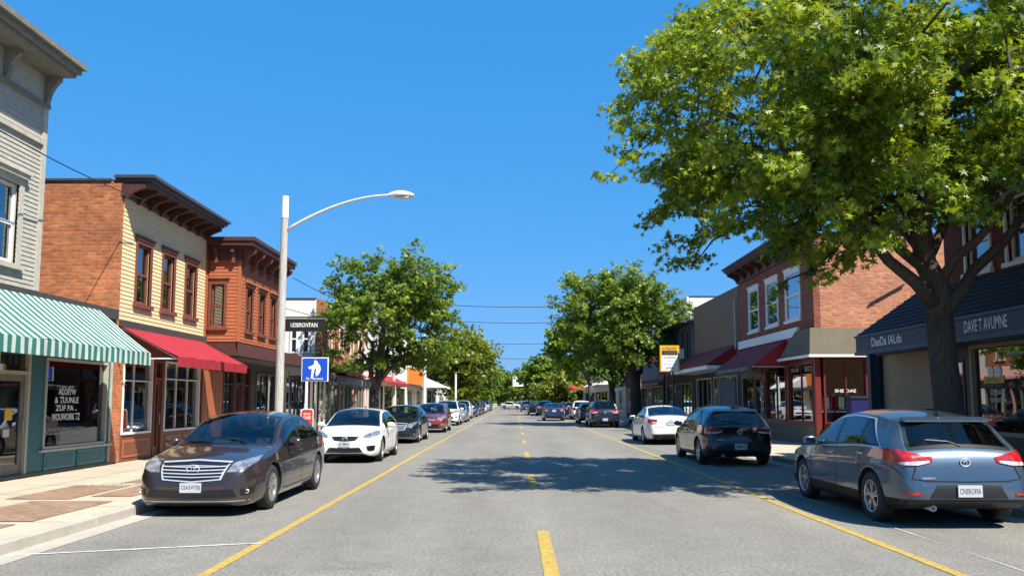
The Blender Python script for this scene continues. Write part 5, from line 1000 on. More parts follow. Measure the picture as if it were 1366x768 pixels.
class Body:
    def __init__(s, sp):
        s.sp = sp; s.L = sp['L']; s.top = pchip(sp['top']); s.sh = pchip(sp['sh']); s.w = pchip([(a, b * sp['hw']) for a, b in sp['w']]); s.zb0 = pchip(sp['zb'])
        s.ax = (sp['fa'], sp['fa'] + sp['wb'])
    def pars(s, d):
        zt = s.top(d); zs = min(s.sh(d), zt - .035); w_ = s.w(d); ys = w_ * .95; H = zt - zs
        k = .40 + s.sp.get('kr', 0) * max(0, min(1, (d - s.L * .72) / (s.L * .25)))
        yr = ys - k * H - .02; zr = zt - min(.075, .45 * H)
        return zt, zs, w_, ys, yr, zr
    def side(s, d, z):      # outer y of the lower body at height z
        zt, zs, w_, ys, yr, zr = s.pars(d); z0 = s.zb0(d); t = (z - z0) / (zs - z0); return w_ * PROF(t) if t <= 1 else ys + (yr - ys) * (z - zs) / (zr - zs)
    def up(s, d, v, off=0):     # greenhouse side, v 0..1
        zt, zs, w_, ys, yr, zr = s.pars(d); bul = .028 * math.sin(math.pi * v) * min(1, (zt - zs) / .3)
        y = ys + (yr - ys) * v + bul; z = zs + (zr - zs) * v; n = Vector((0, (zr - zs), (ys - yr))).normalized(); return Vector((s.L / 2 - d, y + n.y * off, z + n.z * off))
    def crown(s, d, c, off=0):  # top surface, c 0 (rail) .. 1 (centre) .. 2 (other rail)
        zt, zs, w_, ys, yr, zr = s.pars(d); e = 1e-3; q = 1 - c; y = yr * q; z = zr + (zt - zr) * (1 - q * q)
        dz = (s.top(d + .01) - s.top(d - .01)) / .02; dzy = -2 * (zt - zr) * q / max(yr, .1); n = Vector((dz, -dzy, 1)).normalized()   # x = L/2 - d
        return Vector((s.L / 2 - d, y, z)) + n * off
    def arch(s, d):
        for a in s.ax:
            q = d - a; r = s.sp['ar']
            if abs(q) < r - 1e-4: return max(s.zb0(d), s.sp['wr'] + math.sqrt(r * r - q * q))
        return None
    def ring(s, d, inarch=True):
        zt, zs, w_, ys, yr, zr = s.pars(d); z0 = s.zb0(d); zb = z0
        if inarch: a = s.arch(d); zb = a if a else z0
        zb = min(zb, zs - .02)
        P = [(0, zb), (w_ * .5, zb), (s.side(d, zb) - .035, zb), (s.side(d, zb) - .012, zb)]
        for i in range(13):
            t = i / 12; z = zb + (zs - zb) * t; P.append((s.side(d, z), z))
        for v in (.03, .12, .3, .5, .7, .88): p = s.up(d, v); P.append((p.y, p.z))
        a = s.up(d, .94); b_ = s.crown(d, .055)
        for t in (.0, .33, .66, 1.0):
            cx, cz = yr, zr + .3 * (zt - zr) * 0; y = (1 - t) ** 2 * a.y + 2 * t * (1 - t) * (yr + .004) + t * t * b_.y; z = (1 - t) ** 2 * a.z + 2 * t * (1 - t) * (zr + .006) + t * t * b_.z; P.append((y, z))
        for c in (.11, .25, .4, .6, .8, 1.0): p = s.crown(d, c); P.append((p.y, p.z))
        return P
    VS = (0, .03, .12, .3, .5, .7, .88, .94)
    def open(s, da, db, jj):
        # faces under the glass are left out, the black surround covers the ragged edge
        sp = s.sp; S0 = 16
        if S0 + 1 <= jj <= S0 + 5:
            v1 = s.VS[jj - S0 + 1]; v0 = s.VS[jj - S0]
            return da >= sp['dlo'][0] - .031 and db <= sp['dlo'][1] + .051 - sp['dslope'] * v1 / .9
        cs = (.055, .11, .25, .4, .6, .8, 1.0); k = jj - (S0 + 10)
        if 0 <= k < 6:
            c0 = cs[k]; c1 = cs[k + 1]
            if da >= sp['ws'][0] - .034 - .07 * (1 - (c0 - 1) ** 2) and db <= sp['ws'][1] + .011: return True
            if da >= sp['rg'][0] - .021 and db <= sp['rg'][1] + .021: return True
        return False
    def build(s, pm, par, clad=None):
        L = s.L; D = set(round(L * i / 84, 4) for i in range(85))
        for e in (.006, .015, .03, .045, .06, .08, .10, .13, .17, .21): D.add(e); D.add(round(L - e, 4))
        r = s.sp['ar']; disc = []
        for a in s.ax:
            for k in range(25): D.add(round(a - (r - .0015) * math.cos(k * math.pi / 24), 4))
            disc += [a - r, a + r]
        ws_, rg_, dl_ = s.sp['ws'], s.sp['rg'], s.sp['dlo']
        for a_, b_ in ((ws_[0] - .11, ws_[0] + .01), (ws_[1] - .03, ws_[1] + .01), (rg_[0] - .02, rg_[0] + .02), (rg_[1] - .02, rg_[1] + .02), (dl_[0] - .03, dl_[0] + .03), (dl_[1] - s.sp['dslope'], dl_[1] + .05)):
            k_ = max(1, int((b_ - a_) / .022)); 
            for q_ in range(k_ + 1): D.add(round(a_ + (b_ - a_) * q_ / k_, 4))
        D = sorted(D | set(round(x, 4) for x in disc)); D = [d for i, d in enumerate(D) if i == 0 or d - D[i - 1] > .0012]
        rings = [s.ring(d) for d in D]; nr = len(rings[0]); mb = MB(); rows = []
        for d, P in zip(D, rings):
            x = L / 2 - d; rows.append([(x, y, z) for y, z in P] + [(x, -y, z) for y, z in P[::-1][1:-1]])
        n = len(rows[0]); verts = [p for r_ in rows for p in r_]; fp, fu, fc = [], [], []
        for i in range(len(rows) - 1):
            for j in range(n):
                f = (i * n + j, i * n + (j + 1) % n, (i + 1) * n + (j + 1) % n, (i + 1) * n + j)
                jj = j if j < nr - 1 else n - 1 - j
                if s.open(D[i], D[i + 1], jj): continue
                if jj < 3: fu.append(f)
                elif clad and (jj < 5 and (max(verts[f[0]][2], verts[f[1]][2]) < clad)): fc.append(f)
                else: fp.append(f)
        # end caps
        for idx, row, sg in ((0, rows[0], 1), ((len(rows) - 1) * n, rows[-1], -1)):
            cz = sum(p[2] for p in row) / n; prev = list(range(idx, idx + n))
            for sc, dx in ((.75, .010), (.4, .016), (.1, .018)):
                k0 = len(verts); verts += [(p[0] + sg * dx, p[1] * sc, cz + (p[2] - cz) * sc) for p in row]; cur = list(range(k0, k0 + n)); fp += [(prev[j], prev[(j + 1) % n], cur[(j + 1) % n], cur[j]) for j in range(n)]; prev = cur
            fp.append(tuple(prev))
        mb.add(verts, fp, pm); k = mb.m('under'); mb.f += fu; mb.mi += [k] * len(fu)
        if fc: k = mb.m('car_black'); mb.f += fc; mb.mi += [k] * len(fc)
        o = mb.build('body', par, smooth=True, local=True)
        s.bvh = BVHTree.FromPolygons([Vector(v) for v in mb.v], mb.f); s.o = o; return o
    def hitx(s, y, z, sg, off):
        o_ = Vector((sg * (s.L / 2 + .5), y, z)); h = s.bvh.ray_cast(o_, Vector((-sg, 0, 0)))
        if h[0] is None: return None
        return h[0] + Vector((sg * off, 0, 0)) + Vector((0, (1 if y > 0 else -1) * off * .5 * (abs(y) > .5), 0))
def curve(pts, n):
    f = [Vector(p) for p in pts]; L = [0]
    for i in range(1, len(f)): L.append(L[-1] + (f[i] - f[i - 1]).length)
    out = []
    for k in range(n + 1):
        t = L[-1] * k / n; i = 0
        while i < len(f) - 2 and t > L[i + 1]: i += 1
        out.append(f[i].lerp(f[i + 1], (t - L[i]) / max(1e-6, L[i + 1] - L[i])))
    return out
def xpatch(B, par, name, top, bot, sg, mt, off=.006, n=22, m=6, mirror=True, rim=.012):
    """panel on the nose (sg=1) or tail (sg=-1); outline between two curves in (y,z)"""
    res = []
    for ms in ((1, -1) if mirror else (1,)):
        T = curve([(a * ms, b_) for a, b_ in top], n); Bo = curve([(a * ms, b_) for a, b_ in bot], n); rows = []; last = None
        for j in range(m + 1):
            row = []
            for i in range(n + 1):
                q = T[i].lerp(Bo[i], j / m); h = B.hitx(q.x, q.y, sg, off)
                if h is None:
                    h = Vector((row[-1].x, q.x, q.y)) if row else (Vector((rows[-1][i].x, q.x, q.y)) if rows else Vector((sg * B.L / 2 * .95, q.x, q.y)))
                row.append(h)
            rows.append(row)
        mb = MB(); mb.grid(rows, mt)
        inn = [[p - Vector((sg * rim, 0, 0)) for p in r_] for r_ in rows]
        edge = rows[0] + [r_[-1] for r_ in rows[1:]] + rows[-1][::-1][1:] + [r_[0] for r_ in rows[::-1][1:-1]]
        ein = inn[0] + [r_[-1] for r_ in inn[1:]] + inn[-1][::-1][1:] + [r_[0] for r_ in inn[::-1][1:-1]]
        k = len(edge); mb.add(edge + ein, [(i, (i + 1) % k, k + (i + 1) % k, k + i) for i in range(k)], mt)
        o = mb.build(name, par, smooth=False, local=True, fix=True)
        o.data.polygons.foreach_set('use_smooth', [i < n * m for i in range(len(o.data.polygons))]); res.append(o)
    return res
def wheel(par, x, y, r, sg, spokes=5, dark=False, wd=.21):
    mb = MB(); c = (x, y - sg * wd / 2, r)
    prof = [(r * .66, -.0), (r * .70, -.0)] + [(r * (.72), .0), (r * .93, .008), (r * .985, .03), (r, .06), (r, wd - .06), (r * .985, wd - .03), (r * .93, wd - .006), (r * .72, wd), (r * .665, wd - .004), (r * .655, wd - .03), (r * .65, 0)]
    mb.lathe(c, (0, sg, 0), prof, 'tyre', 40); w_ = mb.build('wheel', par, smooth=True, local=True)
    mb = MB(); c2 = Vector((x, y - sg * wd / 2, r)); ri = r * .655
    mb.lathe(c2, (0, sg, 0), [(ri, wd - .008), (ri - .010, wd - .004), (ri - .022, wd - .012), (ri - .028, wd - .05), (ri - .04, .03), (ri * .5, .05), (.001, .05)], 'rim', 36)
    mb.lathe(c2, (0, sg, 0), [(ri - .035, wd - .075), (.001, wd - .078)], 'rim_dark', 30)
    mb.lathe(c2, (0, sg, 0), [(.055, wd - .045), (.052, wd - .022), (.03, wd - .016), (.001, wd - .016)], 'rim', 20)
    for k in range(spokes):
        for da in (-.13, .13):
            a = 2 * math.pi * k / spokes + .3; a1 = a + da * .6; a2 = a + da * 1.5; P = []
            for (rr, aa, hw_, dep) in ((.045, a1, .016, wd - .022), (ri - .018, a2, .014, wd - .022)):
                u = Vector((math.cos(aa), 0, math.sin(aa))); v = Vector((-math.sin(aa), 0, math.cos(aa)))
                for q in (-1, 1):
                    for dd in (0, -.045): P.append(c2 + u * rr + v * hw_ * q + Vector((0, sg * (dep + dd), 0)))
            mb.hexa([P[0], P[2], P[3], P[1], P[4], P[6], P[7], P[5]], 'rim')
    for v_ in range(len(mb.v)): pass
    mb.build('rim', w_, smooth=False, local=True); return w_
def letters_x(par, body, y, z, x, sg, h, wdt, mt='ink', name='lettering'):
    o = text(None, body, Fr((x, 0, 0), (0, 1, 0), (sg, 0, 0)), y, z, 0, h, wdt, mt, name, ex=.002); o.parent = par; return o
def oval(par, name, B, y, z, sg, ry, rz, mt, off=.014, th=.010, n=28):
    h = B.hitx(y, z, sg, off) or Vector((sg * B.L / 2, y, z)); mb = MB(); pts = [Vector((h.x, y + ry * math.cos(2 * math.pi * k / n), z + rz * math.sin(2 * math.pi * k / n))) for k in range(n + 1)]
    mb.tube(pts, th, mt, 6, cap=False); mb.tube([Vector((h.x, y - ry * .45, z - rz * .7)), Vector((h.x, y - ry * .1, z + rz * .7)), Vector((h.x, y + ry * .2, z)), Vector((h.x, y + ry * .55, z + rz * .5))], th * .7, mt, 5); return mb.build(name, par, smooth=True, local=True)
def make_car(label, kind, pm, x, y, face, cat='car', plate='CM9U7RJ', group=None, hero=True, name='parked_car', chrome=False, clad=None, rz=0, grille='wide'):
    """face 'near': nose towards the camera; 'away': tail towards it"""
    sp = SPEC[kind]; B = Body(sp); t = thing(name, label, cat, (x, y, 0), R(-90 if face == 'near' else 90) + rz, group=group); L = sp['L']; hw = sp['hw']
    B.build(pm, t, clad); P = lambda d, q, z: Vector((L / 2 - d, q, z))
    for i, a in enumerate(B.ax):
        for sg in (1, -1): wheel(t, L / 2 - a, sg * (hw - .018 - (.0 if i else .012)) - sg * .105, sp['wr'], sg, 5 if kind != 'suv' else 6)
    # side glass
    d0, d1 = sp['dlo']; Wn = 30
    def dstrip(da, db, v0, v1, off, mt, nm, sl0=0, sl1=0, par=t):
        for sg in (1, -1):
            rows = []
            for j in range(7):
                v = v0 + (v1 - v0) * j / 6; a = da + sl0 * j / 6; b_ = db - sl1 * j / 6; row = []
                for i in range(Wn + 1):
                    p = B.up(a + (b_ - a) * i / Wn, v, off); row.append((p.x, sg * p.y, p.z))
                rows.append(row)
            mb = MB(); mb.grid(rows, mt); mb.build(nm, par, smooth=True, local=True, fix=False)
    sl = sp['dslope']
    b0, b1 = sp['bp']; q = sp['qp']; fr_ = sl
    def quad(da, db, v0, v1, s0, s1):   # closed outline in (d, v), 4 x 14 points; s0/s1 slope of the front/rear edge over the strip
        C = [(da, v0), (db, v0), (db - s1, v1), (da + s0, v1)]; out = []
        for k in range(4):
            for i in range(14): a_, b2 = C[k], C[(k + 1) % 4]; out.append((a_[0] + (b2[0] - a_[0]) * i / 14, a_[1] + (b2[1] - a_[1]) * i / 14))
        return out + out[:1]
    def ringd(outer, inner, f, mt, nm, both=True, off=.0065):
        for sg in ((1, -1) if both else (1,)):
            mb = MB(); mb.grid([[(p.x, sg * p.y, p.z) for p in (f(u, v, off) for u, v in o_)] for o_ in (outer, inner)], mt); mb.grid([[(p.x, sg * p.y, p.z) for p in (f(u, v, off - e_) for u, v in inner)] for e_ in (0, .02)], mt)
            mb.build(nm, t, smooth=False, local=True, fix=False)
    if chrome: ringd(quad(d0 - .07, d1 + .10, -.035, .945, 0, sl), quad(d0 - .03, d1 + .05, .02, .90, 0, sl), B.up, 'chrome', 'window_trim', off=.006)
    if q: W_ = [((d0 - .03, (b0 + b1) / 2, 0, 0), (d0 + .02, b0, .02, .02)), (((b0 + b1) / 2, q + .025, 0, .04), (b1, q, 0, .06)), ((q + .025, d1 + .05, -.04, sl), (q + .05, d1 - .01, -.02, sl))]
    else: W_ = [((d0 - .03, (b0 + b1) / 2, 0, 0), (d0 + .02, b0, .02, .02)), (((b0 + b1) / 2, d1 + .05, 0, sl), (b1, d1 - .01, 0, sl * .95))]
    for (oa, ob, os0, os1), (ia, ib, is0, is1) in W_: ringd(quad(oa, ob, .02, .90, os0, os1), quad(ia, ib, .07, .86, is0, is1), B.up, 'car_trim', 'window_surround')
    dstrip(d0 + .02, b0 - .0, .07, .86, .009, 'car_glass', 'side_window', .02, .02)
    if q: 
        dstrip(b1, q - .0, .07, .86, .009, 'car_glass', 'side_window', .0, .06); dstrip(q + .05, d1 - .01, .09, .84, .009, 'car_glass', 'quarter_window', -.02, sl)
    else: dstrip(b1, d1 - .01, .07, .86, .009, 'car_glass', 'side_window', 0, sl * .95)
    def cpatch(da, db, c0, off, mt, nm, c1=None, bow=0):
        rows = []
        for j in range(13):
            row = []
            for i in range(25):
                c = c0 + (2 - 2 * c0) * i / 24; bb = bow * (1 - (c - 1) ** 2); p = B.crown(da + bb * (1 - j / 12) + (db - da) * j / 12, c if c <= 1 else 2 - c, off); row.append((p.x, p.y if c <= 1 else -p.y, p.z))
            rows.append(row)
        mb = MB(); mb.grid(rows, mt); return mb.build(nm, t, smooth=True, local=True, fix=False)
    a, b_ = sp['ws']
    def cquad(da, db, c0, bow):
        out = []
        for i in range(25): c = c0 + (2 - 2 * c0) * i / 24; out.append((da + bow * (1 - (c - 1) ** 2), c))
        for i in range(1, 13): out.append((da + (db - da) * i / 12 + bow * 0, 2 - c0))
        for i in range(1, 25): c = 2 - c0 - (2 - 2 * c0) * i / 24; out.append((db, c))
        for i in range(1, 13): out.append((db + (da - db) * i / 12, c0))
        return out
    def cf(d, c, off):
        p = B.crown(d, c if c <= 1 else 2 - c, off); return Vector((p.x, p.y if c <= 1 else -p.y, p.z))
    ringd(cquad(a - .035, b_ + .012, .045, -.07), cquad(a + .03, b_ - .03, .10, -.07), cf, 'car_trim', 'windscreen_surround', both=False, off=.005); ws = cpatch(a + .028, b_ - .028, .098, .008, 'car_glass', 'windscreen', bow=-.07)
    for wy in (.35, -.2):
        mb = MB(); mb.tube([B.crown(a - .01, 1 - wy / .75 if wy > 0 else 1 + 0, .015) if False else Vector((L / 2 - a + .05, wy, B.top(a) - .005)), Vector((L / 2 - a - .04, wy - .18, B.top(a + .05) + .018)), Vector((L / 2 - a - .09, wy - .52, B.top(a + .1) + .006))], .009, 'car_black', 5); mb.build('wiper', t, local=True)
    a, b_ = sp['rg']
    ringd(cquad(a - .024, b_ + .024, .045, 0), cquad(a + .015, b_ - .02, .12, 0), cf, 'car_trim', 'rear_window_surround', both=False, off=.005); cpatch(a + .013, b_ - .018, .118, .009, 'car_glass', 'rear_window')
    # cabin: dark tub, dashboard, seats, wheel
    c0_, c1_ = sp['ws'][0], sp['rg'][1]; zs_ = B.pars(2.6)[1] - .05; hwc = hw * .86; mb = MB()
    mb.box((L / 2 - c1_ + .15, -hwc, .25), (L / 2 - c0_ - .02, hwc, .29), 'cabin')
    for yy in (-hwc, hwc - .03): mb.box((L / 2 - c1_ + .25, yy, .291), (L / 2 - c0_ - .25, yy + .03, zs_), 'cabin')
    mb.hexa([(L / 2 - c0_ - .42, -hwc + .05, .5), (L / 2 - c0_ - .05, -hwc + .05, .5), (L / 2 - c0_ - .05, hwc - .05, .5), (L / 2 - c0_ - .42, hwc - .05, .5), (L / 2 - c0_ - .42, -hwc + .05, zs_ - .03), (L / 2 - c0_ - .1, -hwc + .09, zs_ + .03), (L / 2 - c0_ - .1, hwc - .09, zs_ + .03), (L / 2 - c0_ - .42, hwc - .05, zs_ - .03)], 'cabin')
    mb.box((L / 2 - c1_ + .02, -hwc + .06, zs_ - .06), (L / 2 - sp['bp'][1] - 1.02, hwc - .06, zs_ - .03), 'cabin'); mb.build('cabin', t, local=True)
    zr_ = B.pars(2.6)[5]
    for ds, ys_, wd_ in ((sp['bp'][0] - .12, .36, .25), (sp['bp'][0] - .12, -.36, .25), (sp['bp'][0] + .80, .36, .26), (sp['bp'][0] + .80, -.36, .26)):
        mb = MB(); xx = L / 2 - ds
        mb.hexa([(xx - .02, ys_ - wd_, .45), (xx + .12, ys_ - wd_, .45), (xx + .12, ys_ + wd_, .45), (xx - .02, ys_ + wd_, .45), (xx - .14, ys_ - wd_ * .8, zs_ + .12), (xx - .05, ys_ - wd_ * .8, zs_ + .12), (xx - .05, ys_ + wd_ * .8, zs_ + .12), (xx - .14, ys_ + wd_ * .8, zs_ + .12)], 'seat_cloth')
        mb.box((xx + .10, ys_ - wd_, .38), (xx + .55, ys_ + wd_, .52), 'seat_cloth'); mb.build('seat', t, local=True); st = t.children[-1]
        mb = MB(); rows = [[(xx - .11 + .045 * math.cos(a2) * math.sin(th), ys_ + .125 * math.cos(th), zs_ + .22 + .085 * math.sin(a2) * math.sin(th) ** .5) for a2 in [2 * math.pi * k / 12 for k in range(13)]] for th in [math.pi * j_ / 8 for j_ in range(9)]]
        mb.grid(rows, 'seat_cloth'); mb.build('headrest', st, smooth=True, local=True)
    mb = MB(); mb.tube([(L / 2 - c0_ - .48 + .04 * math.sin(2 * math.pi * k / 20), .36 + .18 * math.cos(2 * math.pi * k / 20), zs_ - .0 + .16 * math.sin(2 * math.pi * k / 20)) for k in range(21)], .014, 'car_black', 6, cap=False); mb.build('steering_wheel', t, local=True)
    if kind in ('hatch', 'suv'):
        mb = MB(); xa = L / 2 - (a - .10); xb = L / 2 - (a + .035); z0 = B.top(a - .1); yw = B.pars(a - .05)[4] - .05
        mb.hexa([(xb, -yw, z0 - .055), (xa, -yw, z0 - .03), (xa, yw, z0 - .03), (xb, yw, z0 - .055), (xb, -yw * .97, z0 - .035), (xa, -yw * .97, z0 + .010), (xa, yw * .97, z0 + .010), (xb, yw * .97, z0 - .035)], pm); mb.build('roof_spoiler', t, local=True)
        mb = MB(); d = b_ - .0; zc = B.top(d); mb.tube([(L / 2 - d - .02, -.02, zc + .0), (L / 2 - d + .04, .12, zc + .055), (L / 2 - d + .06, .40, zc + .075)], .010, 'car_black', 5); mb.build('rear_wiper', t, local=True)
    mb = MB(); d = sp['rg'][0] - .25; z0 = B.top(d); xx = L / 2 - d; mb.hexa([(xx - .10, -.022, z0 - .01), (xx + .10, -.015, z0 - .01), (xx + .10, .015, z0 - .01), (xx - .10, .022, z0 - .01), (xx - .10, -.008, z0 + .055), (xx - .03, -.008, z0 + .045), (xx - .03, .008, z0 + .045), (xx - .10, .008, z0 + .055)], 'car_black'); mb.build('antenna', t, local=True)
    # shut lines, handles, mirrors, sills
    def sidestrip(pts, wd, mt, nm, off=.003, horiz=False):
        for sg in (1, -1):
            A_ = []; C_ = []
            for (d, z) in pts:
                yy = B.side(d, z) + off; 
                if horiz: A_.append((L / 2 - d, sg * (B.side(d, z - wd / 2) + off), z - wd / 2)); C_.append((L / 2 - d, sg * (B.side(d, z + wd / 2) + off), z + wd / 2))
                else: A_.append((L / 2 - d - wd / 2, sg * yy, z)); C_.append((L / 2 - d + wd / 2, sg * yy, z))
            mb = MB(); mb.grid([A_, C_], mt); mb.build(nm, t, local=True, fix=False)
    for k, d in enumerate(sp['doors']):
        if d is None: continue
        zs = B.pars(d)[1] - .005; z0 = B.zb0(d) + .09
        bend = .10 if k == 2 else 0
        sidestrip([(d + (bend * (1 - j / 12) ** 0 * math.sin(math.pi * .5 * (1 - j / 12)) * -1 if k == 2 else .02 * math.sin(j / 12 * 3)), z0 + (zs - z0) * j / 12) for j in range(13)], .011, 'under', 'door_gap')
    sidestrip([(d, B.zb0(d) + .085) for d in [sp['doors'][0] + (B.ax[1] - sp['ar'] - .06 - sp['doors'][0]) * i / 20 for i in range(21)]], .018, 'car_black', 'sill_trim', .003, True)
    for k, d in enumerate([sp['bp'][0] - .12, sp['doors'][2] - .02 if sp['doors'][2] else None]):
        if d is None: continue
        for sg in (1, -1):
            z = B.pars(d)[1] - .11; yy = B.side(d, z); mb = MB(); mb.tube([(L / 2 - d - .09, sg * (yy + .002), z), (L / 2 - d - .07, sg * (yy + .030), z + .004), (L / 2 - d + .07, sg * (yy + .030), z + .004), (L / 2 - d + .09, sg * (yy + .002), z)], .013, pm if not chrome else 'chrome', 6); mb.build('door_handle', t, smooth=True, local=True)
    for sg in (1, -1):
        d = d0 + .12; zs = B.pars(d)[1]; yy = B.side(d, zs); mb = MB(); cx, cy, cz = L / 2 - d + .02, sg * (yy + .13), zs + .075; rows = []
        for j in range(9):
            th = math.pi * j / 8; rows.append([(cx + .075 * math.sin(th) * (abs(math.cos(a_)) ** .8 * (1 if math.cos(a_) > 0 else -.55)), cy + sg * .115 * math.cos(th) * -1, cz + .075 * (math.sin(th) ** .6) * math.sin(a_)) for a_ in [2 * math.pi * k / 20 for k in range(21)]])
        mb.grid(rows, pm); mo = mb.build('side_mirror', t, smooth=True, local=True, fix=True)
        mb = MB(); mb.tube([(cx, sg * (yy - .02), zs + .01), (cx, cy - sg * .06, cz - .05)], .02, 'car_black', 6); mb.build('mirror_stalk', mo, local=True)
        mb = MB(); mb.box((cx - .046, cy - .075, cz - .04), (cx - .041, cy + .075, cz + .04), 'mirror_silver'); mb.build('mirror_glass', mo, local=True)
    # nose
    H = sp['top'][3][1] - .78   # height shift against the sedan
    s1 = hw / .915
    def sh(pts): return [(a_ * s1, z_ + H) for a_, z_ in pts]
    if kind == 'sedan':
        xpatch(B, t, 'grille', sh([(-.50, .775), (0, .800), (.50, .775)]), sh([(-.42, .525), (0, .490), (.42, .525)]), 1, 'chrome', .012, mirror=False, m=4); gr = t.children[-1]
        xpatch(B, gr, 'grille_opening', sh([(-.47, .752), (0, .776), (.47, .752)]), sh([(-.395, .545), (0, .512), (.395, .545)]), 1, 'car_trim', .016, mirror=False, m=4)
        for k in range(4):
            z = .574 + k * .046; hw2 = .405 + .06 * k / 3
            xpatch(B, gr, 'grille_slat', sh([(-hw2, z + .007), (0, z - .006), (hw2, z + .007)]), sh([(-hw2, z - .006), (0, z - .020), (hw2, z - .006)]), 1, 'chrome', .024, mirror=False, m=1)
        oval(gr, 'emblem', B, 0, .672 + H, 1, .088, .058, 'chrome', .03)
        xpatch(B, t, 'headlight', sh([(.53, .755), (.63, .79), (.74, .825), (.80, .838)]), sh([(.48, .63), (.61, .635), (.72, .675), (.81, .755)]), 1, 'lens_clear', .008, m=6)
        xpatch(B, t, 'lower_intake', sh([(-.58, .395), (0, .375), (.58, .395)]), sh([(-.64, .285), (0, .265), (.64, .285)]), 1, 'car_trim', .008, mirror=False)
        xpatch(B, t, 'fog_light', sh([(.68, .40), (.74, .405), (.83, .42)]), sh([(.68, .31), (.74, .305), (.82, .325)]), 1, 'car_trim', .008)
        for sg in (1, -1): oval(t, 'fog_lamp', B, sg * .75, .358 + H, 1, .035, .028, 'chrome', .014, .007)
        xpatch(B, t, 'bumper_trim', sh([(-.78, .235), (0, .228), (.78, .235)]), sh([(-.78, .222), (0, .215), (.78, .222)]), 1, 'steel_pole', .006, mirror=False, m=1)
    elif kind == 'coupe':
        xpatch(B, t, 'grille', sh([(-.38, .705), (0, .720), (.38, .705)]), sh([(-.28, .60), (0, .585), (.28, .60)]), 1, 'car_trim', .008, mirror=False, m=3); gr = t.children[-1]
        oval(gr, 'emblem', B, 0, .655 + H, 1, .062, .052, 'chrome', .02)
        xpatch(B, t, 'headlight', sh([(.50, .745), (.62, .80), (.74, .84), (.83, .850)]), sh([(.45, .675), (.60, .665), (.74, .69), (.85, .755)]), 1, 'lens_clear', .008)
        xpatch(B, t, 'lower_intake', sh([(-.40, .425), (0, .41), (.40, .425)]), sh([(-.50, .30), (0, .285), (.50, .30)]), 1, 'car_trim', .008, mirror=False)
        xpatch(B, t, 'fog_light', sh([(.58, .46), (.70, .48), (.80, .47)]), sh([(.62, .34), (.70, .33), (.78, .35)]), 1, 'car_trim', .008)
    else:
        xpatch(B, t, 'grille', sh([(-.42, .73), (0, .745), (.42, .73)]), sh([(-.36, .59), (0, .575), (.36, .59)]), 1, 'car_trim', .008, mirror=False, m=3); gr = t.children[-1]
        for z in (.615, .655, .695): xpatch(B, gr, 'grille_slat', sh([(-.37, z + .006), (0, z), (.37, z + .006)]), sh([(-.37, z - .006), (0, z - .012), (.37, z - .006)]), 1, 'steel_pole', .014, mirror=False, m=1)
        oval(gr, 'emblem', B, 0, .665 + H, 1, .06, .05, 'chrome', .02)
        xpatch(B, t, 'headlight', sh([(.47, .755), (.62, .80), (.74, .835), (.84, .85)]), sh([(.45, .625), (.60, .64), (.74, .675), (.86, .755)]), 1, 'lens_clear', .008)
        xpatch(B, t, 'lower_intake', sh([(-.50, .42), (0, .41), (.50, .42)]), sh([(-.58, .30), (0, .285), (.58, .30)]), 1, 'car_trim', .008, mirror=False)
        xpatch(B, t, 'fog_light', sh([(.64, .44), (.74, .45), (.82, .46)]), sh([(.64, .36), (.74, .355), (.80, .37)]), 1, 'lens_clear', .008)
    h = B.hitx(0, .50 + H, 1, .02); zp = (.435 if kind == 'coupe' else .34) + H
    mb = MB(); mb.box((h.x, -.152, zp + .01), (h.x + .012, .152, zp + .145), 'plate'); pl = mb.build('license_plate', t, local=True); letters_x(pl, plate, 0, zp + .075, h.x + .0125, 1, .075, .27)
    # tail
    RR = sp['top']; zt_ = B.top(L - .1)
    if kind == 'sedan':
        xpatch(B, t, 'taillight', [(.50, .945), (.66, .965), (.84, .95)], [(.52, .80), (.66, .78), (.88, .84)], -1, 'lens_red', .008); xpatch(B, t, 'reversing_light', [(.51, .86), (.70, .855)], [(.52, .815), (.68, .800)], -1, 'lens_white', .013, m=2)
        xpatch(B, t, 'rear_bumper_trim', [(-.72, .40), (0, .42), (.72, .40)], [(-.66, .30), (0, .29), (.66, .30)], -1, 'car_black', .006, mirror=False); zl = .74; ze = .90
        xpatch(B, t, 'boot_gap', [(-.62, .665), (0, .66), (.62, .665)], [(-.62, .655), (0, .65), (.62, .655)], -1, 'under', .004, mirror=False, m=1)
    elif kind == 'coupe':
        xpatch(B, t, 'taillight', [(.45, .90), (.66, .93), (.82, .92)], [(.47, .80), (.66, .78), (.85, .83)], -1, 'lens_red', .008); zl = .70; ze = .86
    else:
        k = .055 if kind == 'hatch' else .13
        xpatch(B, t, 'taillight', [(.40, .865 + k), (.60, .915 + k), (.76, .955 + k), (.865, .965 + k)], [(.42, .80 + k), (.60, .755 + k), (.76, .755 + k), (.895, .83 + k)], -1, 'lens_red', .010)
        xpatch(B, t, 'reversing_light', [(.45, .825 + k), (.60, .815 + k), (.80, .80 + k)], [(.45, .795 + k), (.60, .762 + k), (.80, .765 + k)], -1, 'lens_white', .016, m=2)
        xpatch(B, t, 'tailgate_gap', [(-.70, .60 + k), (-.5, .572 + k), (0, .565 + k), (.5, .572 + k), (.70, .60 + k)], [(-.70, .59 + k), (-.5, .561 + k), (0, .554 + k), (.5, .561 + k), (.70, .59 + k)], -1, 'under', .005, mirror=False, m=1)
        xpatch(B, t, 'tailgate_gap', [(.62, .76 + k), (.64, .76 + k)], [(.685, .60 + k), (.70, .60 + k)], -1, 'under', .005, m=4, n=2)
        xpatch(B, t, 'rear_bumper_trim', [(-.80, .385), (-.6, .375), (0, .37), (.6, .375), (.80, .385)], [(-.80, .27), (0, .27), (.80, .27)], -1, 'car_black', .007, mirror=False)
